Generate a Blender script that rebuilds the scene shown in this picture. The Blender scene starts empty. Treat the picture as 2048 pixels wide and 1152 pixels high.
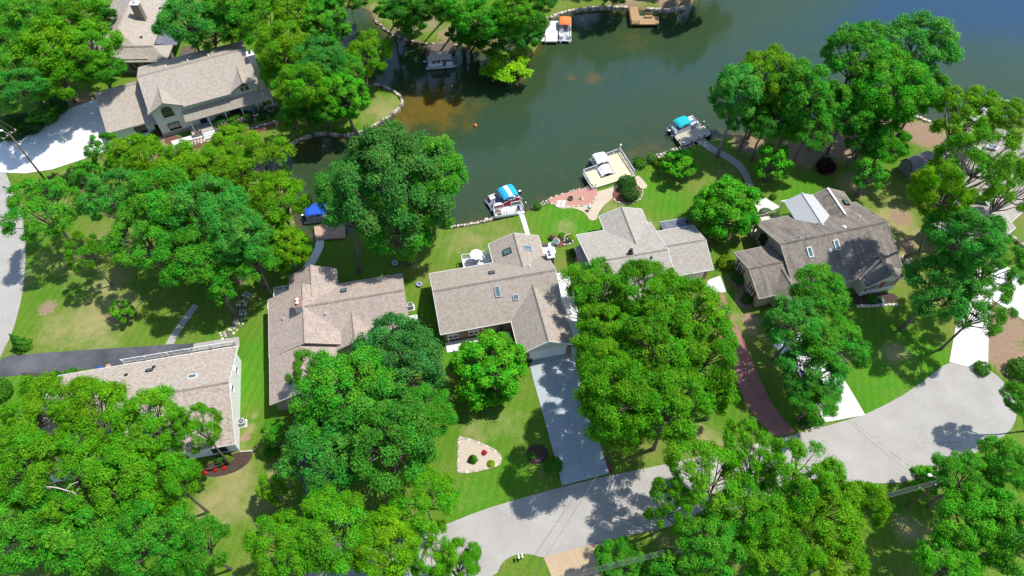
import bpy, bmesh, math, random
import numpy as np
from mathutils import Vector, Matrix
from mathutils.geometry import tessellate_polygon

R = math.radians
random.seed(7)
scene = bpy.context.scene
C = scene.collection

# ---------------------------------------------------------------- camera, sky, sun, exposure
CAM_H, FPX, NAD = 86.0, 1420.0, 980.0            # drone height (m), focal length (photo px), nadir offset (px)
TH = math.atan2(NAD, FPX)
cam = bpy.data.objects.new('camera', bpy.data.cameras.new('camera'))
cam.data.sensor_width = 36.0
cam.data.lens = 36.0 * FPX / 2048.0
cam.data.clip_start = 0.5
cam.data.clip_end = 8000.0
cam.location = (0, 0, CAM_H)
cam.rotation_euler = (TH, 0, 0)
C.objects.link(cam)
scene.camera = cam

SUN_EL, SUN_AZ = 63.0, 69.0                      # azimuth clockwise from +Y
world = bpy.data.worlds.new('World')
scene.world = world
world.use_nodes = True
wn = world.node_tree
wn.nodes.clear()
sky = wn.nodes.new('ShaderNodeTexSky')
sky.sky_type = 'NISHITA'
sky.sun_disc = False
sky.sun_elevation = R(SUN_EL)
sky.sun_rotation = R(SUN_AZ)
sky.air_density = 1.0
sky.dust_density = 0.6
sky.ozone_density = 1.6
bg = wn.nodes.new('ShaderNodeBackground')
bg.inputs['Strength'].default_value = 0.15
wo = wn.nodes.new('ShaderNodeOutputWorld')
wn.links.new(sky.outputs[0], bg.inputs[0])
wn.links.new(bg.outputs[0], wo.inputs[0])

sl = bpy.data.lights.new('sun', 'SUN')
sl.energy = 4.0
sl.angle = R(0.53)
sl.color = (1.0, 0.955, 0.88)
sun = bpy.data.objects.new('sun', sl)
C.objects.link(sun)
sd = Vector((math.sin(R(SUN_AZ)) * math.cos(R(SUN_EL)), math.cos(R(SUN_AZ)) * math.cos(R(SUN_EL)), math.sin(R(SUN_EL))))
sun.rotation_euler = sd.to_track_quat('Z', 'Y').to_euler()
sun.location = sd * 300

scene.view_settings.view_transform = 'Standard'
scene.view_settings.look = 'None'
scene.view_settings.exposure = 0.52
scene.view_settings.gamma = 1.0
scene.view_settings.use_curve_mapping = False
scene.cycles.max_bounces = 6
scene.cycles.diffuse_bounces = 3
scene.cycles.transmission_bounces = 3
scene.cycles.transparent_max_bounces = 4

# ---------------------------------------------------------------- helpers
FW = Vector((0, math.sin(TH), -math.cos(TH)))
UP = Vector((0, math.cos(TH), math.sin(TH)))
def G(x, y, z=0.0):
    """photo pixel -> the world point at height z that it shows"""
    d = FW + Vector((1, 0, 0)) * ((x - 1024) / FPX) + UP * ((576 - y) / FPX)
    return Vector((0, 0, CAM_H)) + d * ((CAM_H - z) / -d.z)
def pxm(x, y, z=0.0):
    """photo pixels per metre at that point"""
    return FPX / ((G(x, y, z) - Vector((0, 0, CAM_H))).dot(FW))

class MB:
    def __init__(s):
        s.v = []; s.f = []; s.m = []
    def add(s, vs, fs, mi=0):
        o = len(s.v)
        s.v += [tuple(p) for p in vs]
        s.f += [tuple(i + o for i in f) for f in fs]
        s.m += [mi] * len(fs)
        return s
    def box(s, c, d, rz=0.0, mi=0, tilt=None):
        hx, hy, hz = d[0] / 2, d[1] / 2, d[2] / 2
        M = Matrix.Translation(c) @ Matrix.Rotation(rz, 4, 'Z')
        if tilt: M = M @ tilt
        vs = [M @ Vector((sx * hx, sy * hy, sz * hz)) for sz in (-1, 1) for sy in (-1, 1) for sx in (-1, 1)]
        return s.add(vs, [(0, 2, 3, 1), (4, 5, 7, 6), (0, 1, 5, 4), (2, 6, 7, 3), (0, 4, 6, 2), (1, 3, 7, 5)], mi)
    def beam(s, a, b, w, h, mi=0):
        """rectangular bar from a to b; w across, h upright"""
        a = Vector(a); b = Vector(b); d = (b - a)
        if d.length < 1e-5: return s
        d.normalize()
        side = d.cross(Vector((0, 0, 1)))
        if side.length < 1e-3: side = Vector((1, 0, 0))
        side.normalize(); up = side.cross(d)
        vs = []
        for p in (a, b):
            for i, j in ((-1, -1), (1, -1), (1, 1), (-1, 1)):
                vs.append(p + side * (i * w / 2) + up * (j * h / 2))
        return s.add(vs, [(3, 2, 1, 0), (4, 5, 6, 7), (0, 1, 5, 4), (1, 2, 6, 5), (2, 3, 7, 6), (3, 0, 4, 7)], mi)
    def tube(s, pts, rs, n=6, mi=0, cap=True):
        pts = [Vector(p) for p in pts]
        if not isinstance(rs, (list, tuple)): rs = [rs] * len(pts)
        vs = []; fs = []
        for i, p in enumerate(pts):
            d = (pts[min(i + 1, len(pts) - 1)] - pts[max(i - 1, 0)])
            if d.length < 1e-6: d = Vector((0, 0, 1))
            d.normalize()
            a = d.cross(Vector((0.13, 0.31, 0.94)))
            if a.length < 0.05: a = d.cross(Vector((1, 0, 0)))
            a.normalize(); b = d.cross(a)
            for k in range(n):
                t = 2 * math.pi * k / n
                vs.append(p + (a * math.cos(t) + b * math.sin(t)) * rs[i])
        for i in range(len(pts) - 1):
            for k in range(n):
                fs.append((i * n + k, i * n + (k + 1) % n, (i + 1) * n + (k + 1) % n, (i + 1) * n + k))
        if cap:
            fs.append(tuple(range(n - 1, -1, -1)))
            fs.append(tuple((len(pts) - 1) * n + k for k in range(n)))
        return s.add(vs, fs, mi)
    def cyl(s, c, r, h, n=12, mi=0, r2=None):
        c = Vector(c)
        return s.tube([c, c + Vector((0, 0, h))], [r, r if r2 is None else r2], n, mi)
    def lathe(s, c, prof, n=14, mi=0):
        vs = []; fs = []
        for (r, z) in prof:
            for k in range(n):
                t = 2 * math.pi * k / n
                vs.append((c[0] + r * math.cos(t), c[1] + r * math.sin(t), c[2] + z))
        for i in range(len(prof) - 1):
            for k in range(n):
                fs.append((i * n + k, i * n + (k + 1) % n, (i + 1) * n + (k + 1) % n, (i + 1) * n + k))
        fs.append(tuple(range(n - 1, -1, -1)))
        fs.append(tuple((len(prof) - 1) * n + k for k in range(n)))
        return s.add(vs, fs, mi)
    def prism(s, poly, z0, z1, mi=0, top_mi=None):
        """flat polygon (world xy) extruded from z0 to z1"""
        n = len(poly)
        a = sum(poly[i][0] * poly[(i + 1) % n][1] - poly[(i + 1) % n][0] * poly[i][1] for i in range(n))
        if a < 0: poly = poly[::-1]
        vs = [(p[0], p[1], z0) for p in poly] + [(p[0], p[1], z1) for p in poly]
        tri = tessellate_polygon([[Vector((p[0], p[1], 0)) for p in poly]])
        fs = []
        for t in tri:
            q = [poly[i] for i in t]
            ar = (q[1][0] - q[0][0]) * (q[2][1] - q[0][1]) - (q[2][0] - q[0][0]) * (q[1][1] - q[0][1])
            if ar < 0: t = t[::-1]
            fs.append(tuple(i + n for i in t)); fs.append(tuple(t[::-1]))
        for i in range(n):
            j = (i + 1) % n
            fs.append((i, j, n + j, n + i))
        s.add(vs, fs, mi)
        if top_mi is not None:
            for k in range(len(s.f) - len(fs), len(s.f)):
                f = s.f[k]
                if all(s.v[i][2] > (z0 + z1) / 2 for i in f): s.m[k] = top_mi
        return s
    def slab(s, poly, t=0.14, mi=0):
        """planar 3-D polygon (seen from above counter-clockwise) thickened straight down"""
        n = len(poly)
        a = sum(poly[i][0] * poly[(i + 1) % n][1] - poly[(i + 1) % n][0] * poly[i][1] for i in range(n))
        if a < 0: poly = poly[::-1]
        vs = [tuple(p) for p in poly] + [(p[0], p[1], p[2] - t) for p in poly]
        fs = [tuple(range(n)), tuple(range(2 * n - 1, n - 1, -1))]
        for i in range(n):
            j = (i + 1) % n
            fs.append((n + i, n + j, j, i))
        return s.add(vs, fs, mi)
    def ball(s, c, r, n=10, mi=0, squash=(1, 1, 1)):
        prof = []
        m = max(4, n // 2)
        vs = []; fs = []
        for i in range(m + 1):
            t = math.pi * i / m
            for k in range(n):
                u = 2 * math.pi * k / n
                vs.append((c[0] + r * squash[0] * math.sin(t) * math.cos(u), c[1] + r * squash[1] * math.sin(t) * math.sin(u), c[2] - r * squash[2] * math.cos(t)))
        for i in range(m):
            for k in range(n):
                fs.append((i * n + k, i * n + (k + 1) % n, (i + 1) * n + (k + 1) % n, (i + 1) * n + k))
        return s.add(vs, fs, mi)
    def mesh(s, name, mats, smooth=False, uv=True):
        me = bpy.data.meshes.new(name)
        me.from_pydata(s.v, [], s.f)
        for m in mats: me.materials.append(m)
        if len(mats) > 1: me.polygons.foreach_set('material_index', s.m)
        if uv:
            ul = me.uv_layers.new(name='UVMap')
            co = np.empty(len(ul.data) * 2, np.float32)
            for p in me.polygons:
                n = p.normal
                t = Vector((-n.y, n.x, 0))
                if t.length < 0.02: t = Vector((1, 0, 0))
                t.normalize()
                b = n.cross(t)
                for li in p.loop_indices:
                    q = me.vertices[me.loops[li].vertex_index].co
                    co[2 * li] = q.dot(t); co[2 * li + 1] = q.dot(b)
            ul.data.foreach_set('uv', co)
        if smooth: me.polygons.foreach_set('use_smooth', [True] * len(me.polygons))
        me.update()
        return me
    def build(s, name, mats, parent=None, smooth=False, uv=True):
        if not isinstance(mats, (list, tuple)): mats = [mats]
        o = bpy.data.objects.new(name, s.mesh(name, mats, smooth, uv))
        C.objects.link(o)
        if parent is not None: o.parent = parent
        return o

def tag(o, label=None, cat=None, group=None, kind=None):
    if label: o['label'] = label
    if cat: o['category'] = cat
    if group: o['group'] = group
    if kind: o['kind'] = kind
    return o
def thing(name, label, cat, loc=(0, 0, 0), rz=0.0, group=None):
    o = bpy.data.objects.new(name, None)
    C.objects.link(o)
    o.location = loc; o.rotation_euler = (0, 0, rz)
    o.empty_display_size = 0.3
    return tag(o, label, cat, group)
def put(me, name, parent=None, loc=(0, 0, 0), rot=(0, 0, 0), sc=(1, 1, 1)):
    o = bpy.data.objects.new(name, me)
    C.objects.link(o)
    if parent is not None: o.parent = parent
    o.location = loc; o.rotation_euler = rot; o.scale = sc
    return o

def chaikin(pts, it=2, closed=False):
    pts = [Vector(p) for p in pts]
    for _ in range(it):
        out = [] if closed else [pts[0]]
        n = len(pts)
        for i in range(n if closed else n - 1):
            a, b = pts[i], pts[(i + 1) % n]
            out += [a * 0.75 + b * 0.25, a * 0.25 + b * 0.75]
        if not closed: out.append(pts[-1])
        pts = out
    return pts
def resample(pts, n):
    pts = [Vector(p) for p in pts]
    L = [0.0]
    for i in range(1, len(pts)): L.append(L[-1] + (pts[i] - pts[i - 1]).length)
    out = []
    k = 0
    for i in range(n + 1):
        t = L[-1] * i / n
        while k < len(L) - 2 and L[k + 1] < t: k += 1
        d = L[k + 1] - L[k]
        out.append(pts[k].lerp(pts[k + 1], 0 if d < 1e-9 else (t - L[k]) / d))
    return out
def gp(pts, z=0.0):
    return [G(x, y, z) for x, y in pts]

# ---------------------------------------------------------------- materials
def nt(name):
    m = bpy.data.materials.new(name)
    m.use_nodes = True
    t = m.node_tree
    b = t.nodes['Principled BSDF']
    return m, t, b
def N(t, kind, **kw):
    n = t.nodes.new(kind)
    for k, v in kw.items():
        if k in n.inputs.keys(): n.inputs[k].default_value = v
        else: setattr(n, k, v)
    return n
def rgb(c): return (c[0], c[1], c[2], 1.0)
def ramp(t, src, stops):
    r = t.nodes.new('ShaderNodeValToRGB')
    e = r.color_ramp.elements
    while len(e) < len(stops): e.new(0.5)
    for i, (p, c) in enumerate(stops):
        e[i].position = p; e[i].color = rgb(c) if not isinstance(c, float) else (c, c, c, 1)
    t.links.new(src, r.inputs[0])
    return r
def mixc(t, fac, a, b, mode='MIX'):
    n = t.nodes.new('ShaderNodeMix'); n.data_type = 'RGBA'; n.blend_type = mode
    for sock, v in ((n.inputs[0], fac), (n.inputs[6], a), (n.inputs[7], b)):
        if isinstance(v, (int, float)): sock.default_value = v
        elif isinstance(v, tuple): sock.default_value = rgb(v)
        else: t.links.new(v, sock)
    return n.outputs[2]
def coords(t, kind='Object', scale=1.0):
    tc = t.nodes.new('ShaderNodeTexCoord')
    mp = t.nodes.new('ShaderNodeMapping')
    if not isinstance(scale, tuple): scale = (scale,) * 3
    mp.inputs['Scale'].default_value = scale
    t.links.new(tc.outputs[kind], mp.inputs[0])
    return mp.outputs[0]
def noise(t, vec, scale, detail=3.0, rough=0.55):
    n = N(t, 'ShaderNodeTexNoise', Scale=scale, Detail=detail, Roughness=rough)
    t.links.new(vec, n.inputs['Vector'])
    return n.outputs['Fac']
def bump(t, b, h, strength=0.3, dist=0.02):
    n = N(t, 'ShaderNodeBump', Strength=strength, Distance=dist)
    t.links.new(h, n.inputs['Height'])
    t.links.new(n.outputs[0], b.inputs['Normal'])
def mat(name, c1, c2=None, scale=1.5, rough=0.75, metal=0.0, bmp=0.15, fine=14.0, kind='Object', lo=0.35, hi=0.68, spec=0.4):
    m, t, b = nt(name)
    b.inputs['Roughness'].default_value = rough
    b.inputs['Metallic'].default_value = metal
    b.inputs['Specular IOR Level'].default_value = spec
    if c2 is None: c2 = tuple(x * 0.82 for x in c1)
    v = coords(t, kind)
    n1 = noise(t, v, scale, 5)
    n2 = noise(t, v, fine, 2)
    r = ramp(t, n1, [(lo, c1), (hi, c2)])
    c = mixc(t, 0.35, r.outputs[0], mixc(t, n2, tuple(x * 0.75 for x in c1), tuple(min(1, x * 1.25) for x in c1)))
    t.links.new(c, b.inputs['Base Color'])
    if bmp: bump(t, b, n2, bmp)
    return m
def shingle(name, c1, c2, c3, stain=(0.5, 0.5, 0.5), stain_amt=0.15):
    m, t, b = nt(name)
    b.inputs['Roughness'].default_value = 0.92
    b.inputs['Specular IOR Level'].default_value = 0.2
    v = coords(t, 'UV')
    br = N(t, 'ShaderNodeTexBrick', Scale=1.0)
    br.offset = 0.5; br.squash = 1.0
    br.inputs['Brick Width'].default_value = 0.36
    br.inputs['Row Height'].default_value = 0.15
    br.inputs['Mortar Size'].default_value = 0.008
    br.inputs['Mortar Smooth'].default_value = 0.3
    br.inputs['Bias'].default_value = 0.0
    br.inputs['Color1'].default_value = (0, 0, 0, 1)
    br.inputs['Color2'].default_value = (1, 1, 1, 1)
    br.inputs['Mortar'].default_value = (0.1, 0.1, 0.1, 1)
    t.links.new(v, br.inputs['Vector'])
    n0 = noise(t, v, 2.3, 3)
    add = N(t, 'ShaderNodeMath', operation='MULTIPLY_ADD')
    t.links.new(br.outputs['Color'], add.inputs[0]); add.inputs[1].default_value = 0.46
    t.links.new(n0, add.inputs[2])
    r = ramp(t, add.outputs[0], [(0.28, c1), (0.6, c2), (0.92, c3)])
    # weather streaks running down the slope
    v2 = coords(t, 'UV', (0.9, 0.14, 1.0))
    n1 = noise(t, v2, 1.6, 5, 0.6)
    rs = ramp(t, n1, [(0.42, 0.0), (0.72, 1.0)])
    fac = N(t, 'ShaderNodeMath', operation='MULTIPLY')
    t.links.new(rs.outputs[0], fac.inputs[0]); fac.inputs[1].default_value = stain_amt
    c = mixc(t, fac.outputs[0], r.outputs[0], stain)
    t.links.new(c, b.inputs['Base Color'])
    bump(t, b, br.outputs['Fac'], 0.35, 0.012)
    return m
def siding(name, c, row=0.2, rough=0.6, vertical=False):
    m, t, b = nt(name)
    b.inputs['Roughness'].default_value = rough
    v = coords(t, 'UV')
    w = N(t, 'ShaderNodeTexWave', wave_type='BANDS', bands_direction='X' if vertical else 'Y', wave_profile='SAW', Scale=0.314 / row, Distortion=0.0)
    t.links.new(v, w.inputs['Vector'])
    n = noise(t, v, 1.2, 4)
    cc = mixc(t, n, tuple(x * 0.9 for x in c), tuple(min(1, x * 1.06) for x in c))
    edge = ramp(t, w.outputs['Fac'], [(0.0, 0.55), (0.14, 1.0), (1.0, 1.0)])
    t.links.new(mixc(t, 0.5, cc, mixc(t, 1.0, cc, edge.outputs[0], 'MULTIPLY')), b.inputs['Base Color'])
    bump(t, b, w.outputs['Fac'], 0.5, 0.02)
    return m
def brickm(name, c1, c2, mortar):
    m, t, b = nt(name)
    b.inputs['Roughness'].default_value = 0.85
    v = coords(t, 'UV')
    br = N(t, 'ShaderNodeTexBrick', Scale=1.0)
    br.inputs['Brick Width'].default_value = 0.22
    br.inputs['Row Height'].default_value = 0.075
    br.inputs['Mortar Size'].default_value = 0.01
    br.inputs['Color1'].default_value = rgb(c1); br.inputs['Color2'].default_value = rgb(c2); br.inputs['Mortar'].default_value = rgb(mortar)
    t.links.new(v, br.inputs['Vector'])
    t.links.new(mixc(t, 0.3, br.outputs['Color'], mixc(t, noise(t, v, 3.0), c1, c2)), b.inputs['Base Color'])
    bump(t, b, br.outputs['Fac'], 0.4, 0.01)
    return m
def planks(name, c1, c2, w=0.14, along='X'):
    m, t, b = nt(name)
    b.inputs['Roughness'].default_value = 0.75
    v = coords(t, 'Object')
    br = N(t, 'ShaderNodeTexBrick', Scale=1.0)
    br.inputs['Brick Width'].default_value = 3.2
    br.inputs['Row Height'].default_value = w
    br.inputs['Mortar Size'].default_value = 0.012
    br.inputs['Color1'].default_value = rgb(c1); br.inputs['Color2'].default_value = rgb(c2)
    br.inputs['Mortar'].default_value = rgb(tuple(x * 0.3 for x in c1))
    if along == 'Y':
        mp = N(t, 'ShaderNodeMapping'); mp.inputs['Rotation'].default_value = (0, 0, R(90)); t.links.new(v, mp.inputs[0]); v = mp.outputs[0]
    t.links.new(v, br.inputs['Vector'])
    n = noise(t, v, 2.5, 5)
    t.links.new(mixc(t, 0.45, br.outputs['Color'], mixc(t, n, tuple(x * 0.7 for x in c1), c2)), b.inputs['Base Color'])
    bump(t, b, br.outputs['Fac'], 0.4, 0.01)
    return m
def gloss(name, c, rough=0.25, metal=0.0, spec=0.5):
    m, t, b = nt(name)
    v = coords(t, 'Object')
    n = noise(t, v, 4.0, 3)
    t.links.new(mixc(t, n, tuple(x * 0.86 for x in c), tuple(min(1, x * 1.1) for x in c)), b.inputs['Base Color'])
    r = N(t, 'ShaderNodeMapRange'); r.inputs['To Min'].default_value = rough * 0.7; r.inputs['To Max'].default_value = min(1, rough * 1.4)
    t.links.new(n, r.inputs[0]); t.links.new(r.outputs[0], b.inputs['Roughness'])
    b.inputs['Metallic'].default_value = metal
    b.inputs['Specular IOR Level'].default_value = spec
    return m
def glassm(name, c=(0.02, 0.03, 0.035), rough=0.06):
    m, t, b = nt(name)
    v = coords(t, 'Object')
    t.links.new(mixc(t, noise(t, v, 1.3, 2), c, tuple(x * 1.8 for x in c)), b.inputs['Base Color'])
    b.inputs['Roughness'].default_value = rough
    b.inputs['Specular IOR Level'].default_value = 0.9
    return m

M = {}
M['roof_tan'] = shingle('roof_tan', (0.23, 0.185, 0.145), (0.35, 0.29, 0.24), (0.44, 0.38, 0.32))
M['roof_pink'] = shingle('roof_pink', (0.27, 0.215, 0.175), (0.345, 0.28, 0.235), (0.42, 0.35, 0.30), (0.2, 0.16, 0.15), 0.3)
M['roof_grey'] = shingle('roof_grey', (0.255, 0.225, 0.19), (0.32, 0.286, 0.244), (0.385, 0.347, 0.30))
M['roof_brown'] = shingle('roof_brown', (0.15, 0.13, 0.108), (0.20, 0.173, 0.146), (0.255, 0.222, 0.19), (0.085, 0.073, 0.068), 0.8)
M['roof_beige'] = shingle('roof_beige', (0.27, 0.23, 0.185), (0.33, 0.28, 0.23), (0.39, 0.34, 0.28))
M['roof_speck'] = shingle('roof_speck', (0.225, 0.186, 0.148), (0.30, 0.254, 0.206), (0.36, 0.31, 0.256))
M['roof_slate'] = shingle('roof_slate', (0.06, 0.065, 0.085), (0.11, 0.12, 0.15), (0.16, 0.17, 0.2))
M['white_trim'] = mat('white_trim', (0.78, 0.78, 0.76), (0.7, 0.7, 0.69), 2, 0.5, bmp=0.03)
M['beige_trim'] = mat('beige_trim', (0.50, 0.44, 0.37), None, 2, 0.6, bmp=0.03)
M['white_siding'] = siding('white_siding', (0.80, 0.80, 0.80))
M['grey_siding'] = siding('grey_siding', (0.62, 0.63, 0.60), 0.3, vertical=True)
M['tan_siding'] = siding('tan_siding', (0.42, 0.36, 0.27))
M['cream_siding'] = siding('cream_siding', (0.62, 0.60, 0.53))
M['dark_siding'] = siding('dark_siding', (0.10, 0.075, 0.055), 0.25, vertical=True)
M['taupe_siding'] = siding('taupe_siding', (0.20, 0.18, 0.14))
M['shed_siding'] = siding('shed_siding', (0.25, 0.25, 0.23), 0.3, vertical=True)
M['brick'] = brickm('brick', (0.22, 0.09, 0.06), (0.30, 0.14, 0.09), (0.35, 0.3, 0.26))
M['stone_veneer'] = brickm('stone_veneer', (0.28, 0.24, 0.19), (0.42, 0.37, 0.3), (0.2, 0.18, 0.15))
M['door_white'] = gloss('door_white', (0.74, 0.75, 0.74), 0.4)
M['dark_trim'] = gloss('dark_trim', (0.02, 0.02, 0.025), 0.4)
M['red_shutter'] = gloss('red_shutter', (0.20, 0.03, 0.022), 0.5)
M['glass'] = glassm('glass')
M['skylight_glass'] = glassm('skylight_glass', (0.06, 0.11, 0.12), 0.12)
M['metal_grey'] = gloss('metal_grey', (0.43, 0.44, 0.44), 0.6, 0.0, 0.3)
M['galv'] = gloss('galv', (0.55, 0.57, 0.58), 0.35, 0.6)
M['concrete'] = mat('concrete', (0.66, 0.64, 0.60), (0.55, 0.53, 0.49), 0.35, 0.85, bmp=0.1, fine=9)
M['concrete_pale'] = mat('concrete_pale', (0.74, 0.74, 0.72), (0.62, 0.62, 0.6), 0.3, 0.85, bmp=0.08, fine=6)
M['concrete_shade_tint'] = mat('concrete_shade_tint', (0.36, 0.405, 0.425), (0.30, 0.345, 0.365), 0.35, 0.85, bmp=0.1, fine=9)  # pale concrete, its blue-grey tree shade put into the colour
M['concrete_grey'] = mat('concrete_grey', (0.36, 0.34, 0.31), (0.27, 0.255, 0.23), 0.6, 0.9, fine=9)
M['concrete_tan'] = mat('concrete_tan', (0.44, 0.33, 0.21), (0.36, 0.26, 0.165), 0.5, 0.9, fine=9)
M['concrete_cream'] = mat('concrete_cream', (0.50, 0.42, 0.31), (0.40, 0.33, 0.24), 0.5, 0.9, fine=9)
M['concrete_red'] = mat('concrete_red', (0.34, 0.145, 0.12), (0.25, 0.105, 0.09), 0.8, 0.8, fine=7)
M['gravel_white'] = mat('gravel_white', (0.50, 0.43, 0.34), (0.34, 0.28, 0.21), 9, 0.95, bmp=0.6, fine=22)
M['gravel_red'] = mat('gravel_red', (0.46, 0.24, 0.19), (0.33, 0.15, 0.115), 4, 0.95, bmp=0.6, fine=22)
M['mulch'] = mat('mulch', (0.07, 0.045, 0.035), (0.035, 0.022, 0.018), 5, 0.95, bmp=0.8, fine=20)
M['mulch_red'] = mat('mulch_red', (0.16, 0.07, 0.045), (0.10, 0.045, 0.03), 5, 0.95, bmp=0.8, fine=20)
M['stone'] = mat('stone', (0.42, 0.37, 0.30), (0.26, 0.225, 0.185), 1.2, 0.9, bmp=0.4, fine=6)
M['stone_pale'] = mat('stone_pale', (0.60, 0.54, 0.45), (0.44, 0.38, 0.31), 1.2, 0.9, bmp=0.4, fine=6)
M['stone_dark'] = mat('stone_dark', (0.16, 0.145, 0.125), (0.085, 0.075, 0.065), 1.2, 0.9, bmp=0.4, fine=6)
M['bark'] = mat('bark', (0.19, 0.155, 0.125), (0.10, 0.08, 0.065), 3, 0.95, bmp=0.8, fine=12)
M['bark_pale'] = mat('bark_pale', (0.30, 0.26, 0.22), (0.18, 0.15, 0.125), 3, 0.95, bmp=0.8, fine=12)
M['pole_wood'] = mat('pole_wood', (0.17, 0.12, 0.085), (0.09, 0.065, 0.05), 2, 0.9, bmp=0.4)
M['deck_wood'] = planks('deck_wood', (0.36, 0.22, 0.10), (0.44, 0.28, 0.14))
M['deck_dark'] = planks('deck_dark', (0.10, 0.07, 0.05), (0.14, 0.10, 0.07))
M['deck_tan'] = planks('deck_tan', (0.45, 0.30, 0.22), (0.52, 0.36, 0.27))
M['deck_grey'] = planks('deck_grey', (0.42, 0.38, 0.30), (0.5, 0.45, 0.36), along='Y')
M['deck_white'] = planks('deck_white', (0.66, 0.66, 0.63), (0.74, 0.73, 0.70))
M['deck_yellow'] = planks('deck_yellow', (0.68, 0.62, 0.36), (0.74, 0.68, 0.42))
M['deck_cream'] = planks('deck_cream', (0.62, 0.54, 0.42), (0.68, 0.6, 0.48))
M['rail_white'] = gloss('rail_white', (0.80, 0.80, 0.80), 0.4)
M['rail_mesh'] = gloss('rail_mesh', (0.50, 0.50, 0.53), 0.5)
M['rope'] = mat('rope', (0.5, 0.45, 0.36), None, 8)
M['alu'] = gloss('alu', (0.62, 0.65, 0.68), 0.3, 0.5)
M['boat_white'] = gloss('boat_white', (0.80, 0.80, 0.79), 0.3)
M['boat_red'] = gloss('boat_red', (0.45, 0.03, 0.05), 0.3)
M['boat_cream'] = gloss('boat_cream', (0.68, 0.58, 0.46), 0.5)
M['boat_grey'] = gloss('boat_grey', (0.38, 0.40, 0.43), 0.5)
M['boat_floor'] = mat('boat_floor', (0.16, 0.17, 0.22), None, 6)
M['boat_brown'] = mat('boat_brown', (0.26, 0.16, 0.11), None, 6)
M['canvas_orange'] = mat('canvas_orange', (0.72, 0.20, 0.05), (0.62, 0.16, 0.035), 1.5, 0.8, bmp=0.1)
M['canvas_teal'] = mat('canvas_teal', (0.0, 0.42, 0.46), (0.0, 0.34, 0.4), 1.5, 0.8, bmp=0.1)
M['canvas_blue'] = mat('canvas_blue', (0.01, 0.10, 0.62), (0.01, 0.08, 0.5), 1.5, 0.8, bmp=0.1)
M['canvas_sky'] = mat('canvas_sky', (0.01, 0.36, 0.75), (0.01, 0.31, 0.66), 1.5, 0.8, bmp=0.1)
M['canvas_white'] = mat('canvas_white', (0.80, 0.79, 0.77), None, 1.5, 0.8, bmp=0.1)
M['canvas_tan'] = mat('canvas_tan', (0.55, 0.45, 0.38), (0.45, 0.36, 0.3), 1.5, 0.8, bmp=0.1)
M['black'] = gloss('black', (0.015, 0.015, 0.018), 0.35)
M['rubber'] = gloss('rubber', (0.02, 0.02, 0.02), 0.7)
M['wire'] = gloss('wire', (0.16, 0.16, 0.17), 0.5)
M['wire_dark'] = gloss('wire_dark', (0.05, 0.05, 0.05), 0.5)
M['orange'] = mat('orange', (0.75, 0.16, 0.03), None, 6)
M['flower_red'] = mat('flower_red', (0.6, 0.02, 0.04), None, 6)
M['terracotta'] = mat('terracotta', (0.42, 0.16, 0.08), None, 4)
M['blue_paint'] = gloss('blue_paint', (0.01, 0.10, 0.35), 0.4)
M['blue_dark'] = gloss('blue_dark', (0.012, 0.03, 0.09), 0.25)
M['navy_cloth'] = mat('navy_cloth', (0.02, 0.03, 0.10), None, 4)
M['wicker'] = mat('wicker', (0.16, 0.095, 0.06), None, 12, bmp=0.5)
M['cushion_red'] = mat('cushion_red', (0.34, 0.03, 0.05), None, 6)
M['pond_water'] = glassm('pond_water', (0.008, 0.012, 0.01), 0.04)

# ---------------------------------------------------------------- ground, lake, roads
WATER_Z = -0.45
lake_px = [(470, 330), (500, 318), (555, 300), (600, 275), (640, 263), (690, 270), (725, 262), (760, 243), (790, 224), (806, 206), (800, 190),
           (778, 176), (748, 168), (722, 158), (700, 130), (688, 90), (676, 50), (655, 14), (700, 8), (738, 14), (745, 34), (760, 48), (780, 64),
           (805, 76), (850, 84), (915, 86), (960, 94), (985, 108), (1010, 130), (1040, 128), (1070, 100), (1088, 66), (1094, 38), (1120, 24), (1160, 16),
           (1260, 14), (1335, 20), (1372, 12), (1400, -14), (1460, -40)]
near_px = [(2300, 268), (2048, 246), (1960, 236), (1900, 240), (1862, 244), (1836, 234), (1803, 224), (1759, 221), (1700, 228), (1600, 246), (1500, 262), (1440, 272), (1395, 284),
           (1350, 297), (1315, 310), (1285, 324), (1262, 345), (1215, 362), (1183, 374), (1140, 388), (1100, 400), (1068, 414), (1040, 424), (985, 438), (940, 447),
           (885, 455), (800, 452), (720, 458), (670, 472), (625, 478), (596, 468), (588, 440), (580, 400), (560, 370), (520, 350), (480, 342)]
lake = [G(x, y).to_2d() for x, y in lake_px] + [Vector((62, 160)), Vector((100, 205)), Vector((220, 330)), Vector((700, 900)), Vector((1500, 500)), Vector((900, 150))] + [G(x, y).to_2d() for x, y in near_px]
lake = [p.to_2d() for p in chaikin([p.to_3d() for p in lake], 2, True)]
LK = np.array([(p.x, p.y) for p in lake])

def lake_sd(X, Y):
    """signed distance to the lake shore, negative in the water"""
    A = LK; B = np.roll(LK, -1, 0)
    best = np.full(X.shape, 1e9); inside = np.zeros(X.shape, bool)
    for (ax, ay), (bx, by) in zip(A, B):
        dx, dy = bx - ax, by - ay
        L2 = dx * dx + dy * dy
        if L2 < 1e-9: continue
        t = np.clip(((X - ax) * dx + (Y - ay) * dy) / L2, 0, 1)
        best = np.minimum(best, (X - ax - t * dx) ** 2 + (Y - ay - t * dy) ** 2)
        if ay != by:
            c = ((ay > Y) != (by > Y)) & (X < (bx - ax) * (Y - ay) / (by - ay) + ax)
            inside ^= c
    d = np.sqrt(best)
    return np.where(inside, -d, d)

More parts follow.
